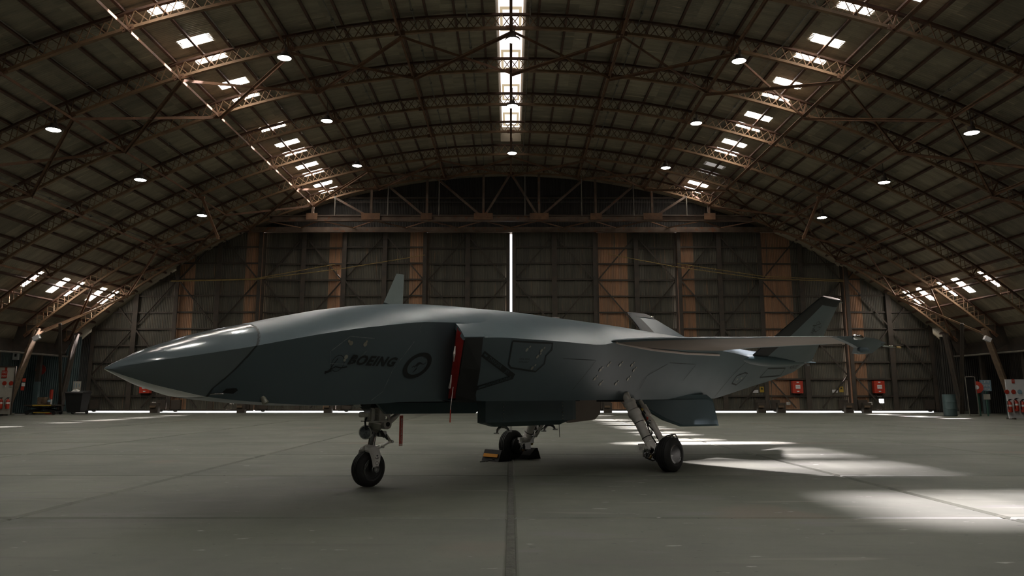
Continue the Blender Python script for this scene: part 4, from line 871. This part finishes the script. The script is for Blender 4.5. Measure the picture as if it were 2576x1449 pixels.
# round sign 6 painted steel disc on annex sheeting
Sg = thing('bay_number_sign', (-24.95, 42.7, 2.1), 'dark red oval sign with a white figure 6 on the teal sheeting', 'sign')
b = MB(); b.lathe((-24.95, 42.75, 2.25), (0, -1, 0), [(0, .27), (.02, .27)], 28); b.build('disc', 'redpaint', Sg); sign_text('6', .42, (-24.95, 42.72, 2.25), Sg)
Sg = thing('column_sign', (-22.55, 37.6, 1.1), 'stack of small red and white signs on the leaning column, left side', 'sign')
for z, h, m in ((1.62, .16, 'redpaint'), (1.42, .16, 'text'), (1.24, .18, 'redpaint')): b = MB(); b.box((-22.6 - (1.7 - z) * .1, 37.5, z), (.15, .02, h)); b.build('plate', m, Sg)
Sg = thing('electrical_box', (-24.65, 40, 2.6), 'pale electrical switch box high on the left side wall', 'electrical box')
b = MB(); b.box((-24.65, 40, 2.83), (.26, .14, .34)); b.build('case', 'boardw', Sg); b = MB(); b.box((-24.63, 39.92, 2.88), (.10, .02, .14)); b.build('switch', 'black', Sg)
def floodlight(x, y, z, lab, sg):
    F = thing('floodlight', (x, y, z), lab, 'floodlight', 'column floodlights')
    b = MB(); b.box((x - sg * .02, y - .06, z), (.30, .16, .20), Matrix.Rotation(.5 * sg, 3, 'Y')); b.build('head', 'boardw', F)
    b = MB(); b.bar((x + sg * .15, y, z + .08), (x - sg * .1, y, z + .14), .03, .03).bar((x - sg * .1, y, z + .14), (x - sg * .35, y, z + .30), .03, .02); b.build('bracket', 'pipe', F)
floodlight(-22.05, 37.2, 3.55, 'pale floodlight fixed at the top of the leaning leg, left side', -1)
floodlight(22.15, 37.2, 3.5, 'pale floodlight fixed at the top of the leaning leg, right side', 1)
# scissor table, box, bin, bollard, notice
T = thing('work_trolley', (-22.65, 39.6, 0), 'low dark scissor-lift trolley with a yellow rail by the left wall', 'trolley')
b = MB(); b.box((-22.75, 39.6, .44), (1.55, .8, .07)); b.build('platform', 'frame', T)
b = MB(); b.box((-22.65, 39.19, .44), (.9, .02, .06)); b.build('yellow_edge', 'yellow', T)
b = MB(); b.box((-22.75, 39.6, .14), (1.45, .7, .07)); b.build('base_frame', 'black', T)
b = MB(); b.box((-22.65, 39.24, .10), (.8, .02, .04)); b.build('yellow_rail', 'yellow', T)
for yy in (39.3, 39.9):
    for a, c in ((-.65, .65), (.65, -.65)): b = MB(); b.bar((-22.75 + a, yy, .17), (-22.75 + c, yy, .41), .04, .07); b.build('scissor_arm', 'black', T)
for x in (-23.4, -22.1):
    for yy in (39.3, 39.9): b = MB(); b.lathe((x, yy - .03, .09), (0, 1, 0), [(0, .09), (.06, .09)], 14); b.build('wheel', 'rubber', T)
B = thing('timber_box', (-22.7, 39.6, .48), 'small open brown box standing on the low trolley', 'box')
for c, d in (((-22.95, 39.5, .66), (.05, .3, .34)), ((-22.66, 39.5, .66), (.05, .3, .34)), ((-22.8, 39.5, .5), (.3, .3, .04)), ((-22.8, 39.64, .66), (.3, .03, .34))): b = MB(); b.box(c, d); b.build('board', 'timber', B)
B = thing('spray_can', (-22.5, 39.5, .48), 'slim dark canister beside the brown box on the trolley', 'canister'); b = MB(); b.lathe((-22.5, 39.5, .48), (0, 0, 1), [(0, .07), (.26, .07), (.30, .04), (.34, .03)], 14); b.build('body', 'frame', B); b = MB(); b.lathe((-22.5, 39.5, .60), (0, 0, 1), [(0, .072), (.1, .072)], 14); b.build('label_band', 'signblue', B)
B = thing('wheeled_bin', (-21.4, 40.1, 0), 'black wheeled bin standing beside the trolley, left of the doors', 'bin')
b = MB(); b.loft([[(-21.75, 39.8, .1), (-21.1, 39.8, .1), (-21.1, 40.4, .1), (-21.75, 40.4, .1)], [(-21.86, 39.7, 1.02), (-21.0, 39.7, 1.02), (-21.0, 40.5, 1.02), (-21.86, 40.5, 1.02)]], False); b.build('body', 'black', B)
b = MB(); b.loft([[(-21.9, 39.66, 1.02), (-20.96, 39.66, 1.02), (-20.96, 40.54, 1.02), (-21.9, 40.54, 1.02)], [(-21.85, 39.7, 1.08), (-21.0, 39.7, 1.08), (-21.0, 40.5, 1.14), (-21.85, 40.5, 1.14)]], False); b.build('lid', 'black', B)
for x in (-21.8, -21.1): b = MB(); b.lathe((x, 40.4, .1), (1, 0, 0), [(0, .1), (.06, .1)], 14); b.build('wheel', 'rubber', B)
B = thing('cloth', (-21.45, 40.0, 1.12), 'crumpled white rag lying on the black bin', 'rag'); b = MB(); b.loft([[(-21.62, 39.8, 1.10), (-21.3, 39.8, 1.10), (-21.3, 40.05, 1.12), (-21.6, 40.05, 1.12)], [(-21.55, 39.85, 1.19), (-21.4, 39.83, 1.21), (-21.38, 39.98, 1.20), (-21.5, 40.0, 1.18)]], False); b.build('folds', 'text', B)
B = thing('bollard', (-23.1, 40.7, 0), 'slim red and white striped bollard behind the trolley', 'bollard')
for z0, z1, m in ((.08, .36, 'redpaint'), (.36, .72, 'text'), (.72, 1.2, 'redpaint')): b = MB(); b.tube([(-23.1, 40.7, z0), (-23.1, 40.7, z1)], .085 if m != 'text' else .08, 14); b.build('band', m, B)
b = MB(); b.lathe((-23.1, 40.7, 0), (0, 0, 1), [(0, .2), (.05, .2), (.09, .09)], 16); b.build('foot', 'redpaint', B)
B = thing('notice_board', (-22.55, 42.0, 1.1), 'pale printed notice on the post left of the sliding doors', 'notice'); b = MB(); b.box((-22.55, 42.0, 1.4), (.40, .03, .46)); b.build('sheet', 'board', B)
for i in range(3): b = MB(); b.box((-22.68 + .13 * i, 41.98, 1.42), (.04, .01, .32 - .08 * i)); b.build('print_column', 'signblue', B)
b = MB(); b.bar((-22.55, 42.05, 0), (-22.55, 42.05, 1.7), .05, .05); b.build('stand', 'frame', B)
# right fire point
Rb_ = thing('fire_point_board', (20.3, 32.1, 0), 'clean white freestanding board of the fire point, right edge', 'board')
b = MB(); b.box((20.45, 32.1, .80), (1.6, .04, 1.52)); b.build('panel', 'boardw', Rb_)
for x in (19.8, 21.1): b = MB(); b.box((x, 32.2, .03), (.08, .5, .06)); b.build('foot', 'frame', Rb_)
for i, x in enumerate((19.66, 19.92, 20.17)):
    nn = ('left', 'middle', 'right')[i]
    extinguisher((x, 31.98, .28 + (0.04 if i == 1 else 0)), '%s of the three red fire extinguishers on the white board' % nn)
    Sg = thing('extinguisher_sign', (x, 32.05, 1.05), 'small round pictogram sign above the %s extinguisher of the white board' % nn, 'sign', 'extinguisher signs')
    b = MB(); b.lathe((x, 32.075, 1.07), (0, -1, 0), [(0, .09), (.012, .09)], 18); b.build('disc', 'redpaint' if i < 2 else 'signblue', Sg); b = MB(); b.box((x, 32.072, .965), (.12, .01, .05)); b.build('plate', 'boardw', Sg)
Sg = thing('extinguisher_tag', (19.95, 32.05, 1.45), 'small red tag at the top of the white board', 'sign'); b = MB(); b.box((19.95, 32.07, 1.49), (.11, .012, .17)); b.build('plate', 'redpaint', Sg); sign_text('F', .11, (19.95, 32.06, 1.49), Sg)
H = thing('hose_reel', (21.08, 36.6, .9), 'red fire hose reel disc right of the sliding doors', 'hose reel')
b = MB(); b.lathe((21.08, 36.6, 1.28), (-.35, -1, 0), [(0, .26), (.02, .27), (.05, .27), (.055, .10)], 24); b.build('disc', 'redpaint', H); b = MB(); b.lathe((21.08, 36.6, 1.28), (-.35, -1, 0), [(.055, .10), (.07, .09)], 18); b.build('hub', 'boardw', H)
b = MB(); b.lathe((21.1, 36.66, 1.28), (.35, 1, 0), [(0, .2), (.22, .2)], 20); b.build('hose_drum', 'hose', H); b = MB(); b.bar((21.3, 36.9, 0), (21.3, 36.9, 1.5), .07, .07); b.build('stand', 'green', H)
Fm = thing('door_frame_stand', (20.56, 36.1, 0), 'tall thin pale metal frame standing left of the hose reel', 'frame')
for p, q in (((20.38, 36.1, .02), (20.33, 36.1, 1.74)), ((20.80, 36.1, .02), (20.76, 36.1, 1.74)), ((20.33, 36.1, 1.74), (20.76, 36.1, 1.74)), ((20.36, 36.1, .03), (20.82, 36.1, .03))): b = MB(); b.tube([p, q], .018, 6); b.build('rail', 'pipe', Fm)
b = MB(); b.box((20.56, 36.13, .9), (.38, .02, 1.6)); b.build('dark_panel', 'black', Fm)
Sg = thing('rules_sign', (21.6, 36.8, 0), 'blue and white printed board standing right of the hose reel', 'sign'); b = MB(); b.box((21.62, 36.8, 1.36), (.5, .03, .5)); b.build('panel', 'signblue', Sg)
for i, t in enumerate(('LET', 'OPEN', 'AREA')): sign_text(t, .15, (21.62, 36.78, 1.52 - .16 * i), Sg, wd=.36)
b = MB(); b.bar((21.62, 36.83, 0), (21.62, 36.83, 1.6), .05, .05); b.build('stand', 'green', Sg)
b = MB(); b.box((21.62, 36.79, .86), (.3, .02, .24)); b.build('lower_notice', 'board', Sg)
for x, y, h in ((19.95, 36.9, .95), (22.3, 36.0, 1.05)):
    B = thing('drum', (x, y, 0), 'teal painted steel drum %s' % ('left of the tall metal frame' if x < 20 else 'at the foot of the right leaning leg'), 'drum'); b = MB(); b.lathe((x, y, 0), (0, 0, 1), [(0, .26), (.02, .28), (h * .33, .28), (h * .34, .29), (h * .36, .28), (h * .66, .28), (h * .67, .29), (h * .69, .28), (h, .28)], 20); b.build('shell', 'teal', B); b = MB(); b.lathe((x, y, h), (0, 0, 1), [(0, .285), (.02, .285)], 20); b.build('lid', 'teal', B)
# red cabinets, sockets and signs on the doors
for x, nm in ((-19.77, 'red cabinet low on the sliding doors, under the aircraft nose'), (15.5, 'red cabinet on the sliding doors, nearer the aircraft tail'), (19.78, 'red cabinet on the sliding doors, nearest the right edge')):
    q = yleaf(x) - 43.23
    Cb = thing('hose_cabinet', (x, q + 43.2, 1.0), nm, 'cabinet', 'red door cabinets')
    b = MB(); b.box((x, q + 43.375, 1.35), (.68, .03, .84)); b.build('back_plate', 'frame', Cb); b = MB(); b.box((x, q + 43.22, 1.35), (.56, .26, .66)); b.build('case', 'redpaint', Cb)
    b = MB(); b.box((x, q + 43.08, 1.36), (.25, .012, .20)); b.build('label_plate', 'boardw', Cb); sign_text('START', .08, (x, q + 43.07, 1.36), Cb, 'marking', wd=.2)
    for z in (1.60, 1.12): b = MB(); b.box((x, q + 43.08, z), (.12, .012, .05)); b.build('small_label', 'boardw', Cb)
    b = MB(); b.tube([(x - .2, q + 43.2, 1.02), (x - .15, q + 43.15, .85), (x + .1, q + 43.15, .84), (x + .2, q + 43.2, 1.02)], .02, 6); b.build('cable_loop', 'hose', Cb)
for x, nm in ((-19.28, 'white socket box low on the left doors'), (15.0, 'white socket box low on the doors, left of two'), (19.3, 'white socket box low on the doors, far right')):
    q = yleaf(x) - 43.28
    Cb = thing('socket_box', (x, q + 43.4, .4), nm, 'socket box', 'socket boxes'); b = MB(); b.box((x, q + 43.36, .48), (.20, .1, .15)); b.build('case', 'boardw', Cb); b = MB(); b.box((x, q + 43.30, .48), (.14, .02, .10)); b.build('cover', 'board', Cb)
for x, z, nm in ((17.95, 1.23, 'yellow warning sign on the doors, left of the far right cabinet'), (13.55, 1.22, 'yellow warning sign on the doors behind the aircraft tail')):
    q = yleaf(x) - 43.20
    Cb = thing('warning_sign', (x, q + 43.3, z - .15), nm, 'sign', 'yellow warning signs'); b = MB(); b.box((x, q + 43.35, z), (.22, .012, .30)); b.build('plate', 'yellow', Cb)
    b = MB(); b.poly([(x - .07, q + 43.34, z), (x + .07, q + 43.34, z), (x, q + 43.34, z + .12)], (0, -.004, 0)); b.build('symbol', 'marking', Cb)
    b = MB(); b.box((x - .35, q + 43.35, z - .1), (.3, .012, .16)); b.build('white_plate', 'boardw', Cb)
# door motor boxes with orange blocks at the leaf ends
for x, nm in ((-18.9, 'under the aircraft nose tip'), (-14.3, 'second from the left'), (-9.7, 'third from the left, behind the nose gear'), (-5.2, 'just left of the bright door gap'), (5.15, 'first right of the bright door gap'), (13.3, 'below the aircraft tail, left of a pair'), (14.35, 'below the aircraft tail, right of a pair'), (17.95, 'left of the far right cabinet'), (18.9, 'nearest the far right cabinet')):
    Cb = thing('door_drive', (x, 43.1, 0), 'dark drive box at the door foot, ' + nm, 'door drive', 'door drives'); b = MB(); b.box((x, 43.15, .26), (.42, .3, .52)); b.build('case', 'frame', Cb); b = MB(); b.box((x - .05, 42.96, .33), (.28, .12, .11)); b.build('block', 'timber', Cb)
# ropes slung along the doors
for pts, nm in (([(-18.5, 43.0, 7.05), (-14, 42.95, 7.15), (-9.6, 42.95, 7.95)], 'short yellow rope slung across the left doors'), ([(-18.5, 42.9, 7.0), (-14, 42.9, 7.1), (-9.2, 42.9, 7.7), (-4.7, 42.9, 8.46)], 'long yellow rope rising across the left doors'),
                ([(5.3, 42.9, 8.51), (9.0, 42.9, 7.8), (13.7, 42.9, 7.15), (18.1, 42.9, 7.0)], 'long yellow rope falling across the right doors'), ([(9.1, 43, 8.0), (13.7, 42.98, 7.3), (18.1, 42.98, 7.08)], 'short yellow rope slung across the right doors')):
    b = MB(); b.tube(pts, .022, 6); o = b.build('rope', 'rope', org=pts[0]); tag(o, nm, 'rope', 'door ropes')
for sg, nm in ((-1, 'left'), (1, 'right')):
    b = MB(); b.bar((sg * 13.68, 34.32, 9.55), (sg * 12.86, 34.32, 7.75), .10, .12, (0, 1, 0)).box((sg * 13.68, 34.32, 9.55), (.22, .14, .1)); b.box((sg * 12.86, 34.32, 7.75), (.1, .13, .16)); o = b.build('hanging_strut', 'rust', org=(sg * 13.68, 34.32, 9.5)); tag(o, 'dark red steel strut hanging from the roof truss on the %s side' % nm, 'strut')
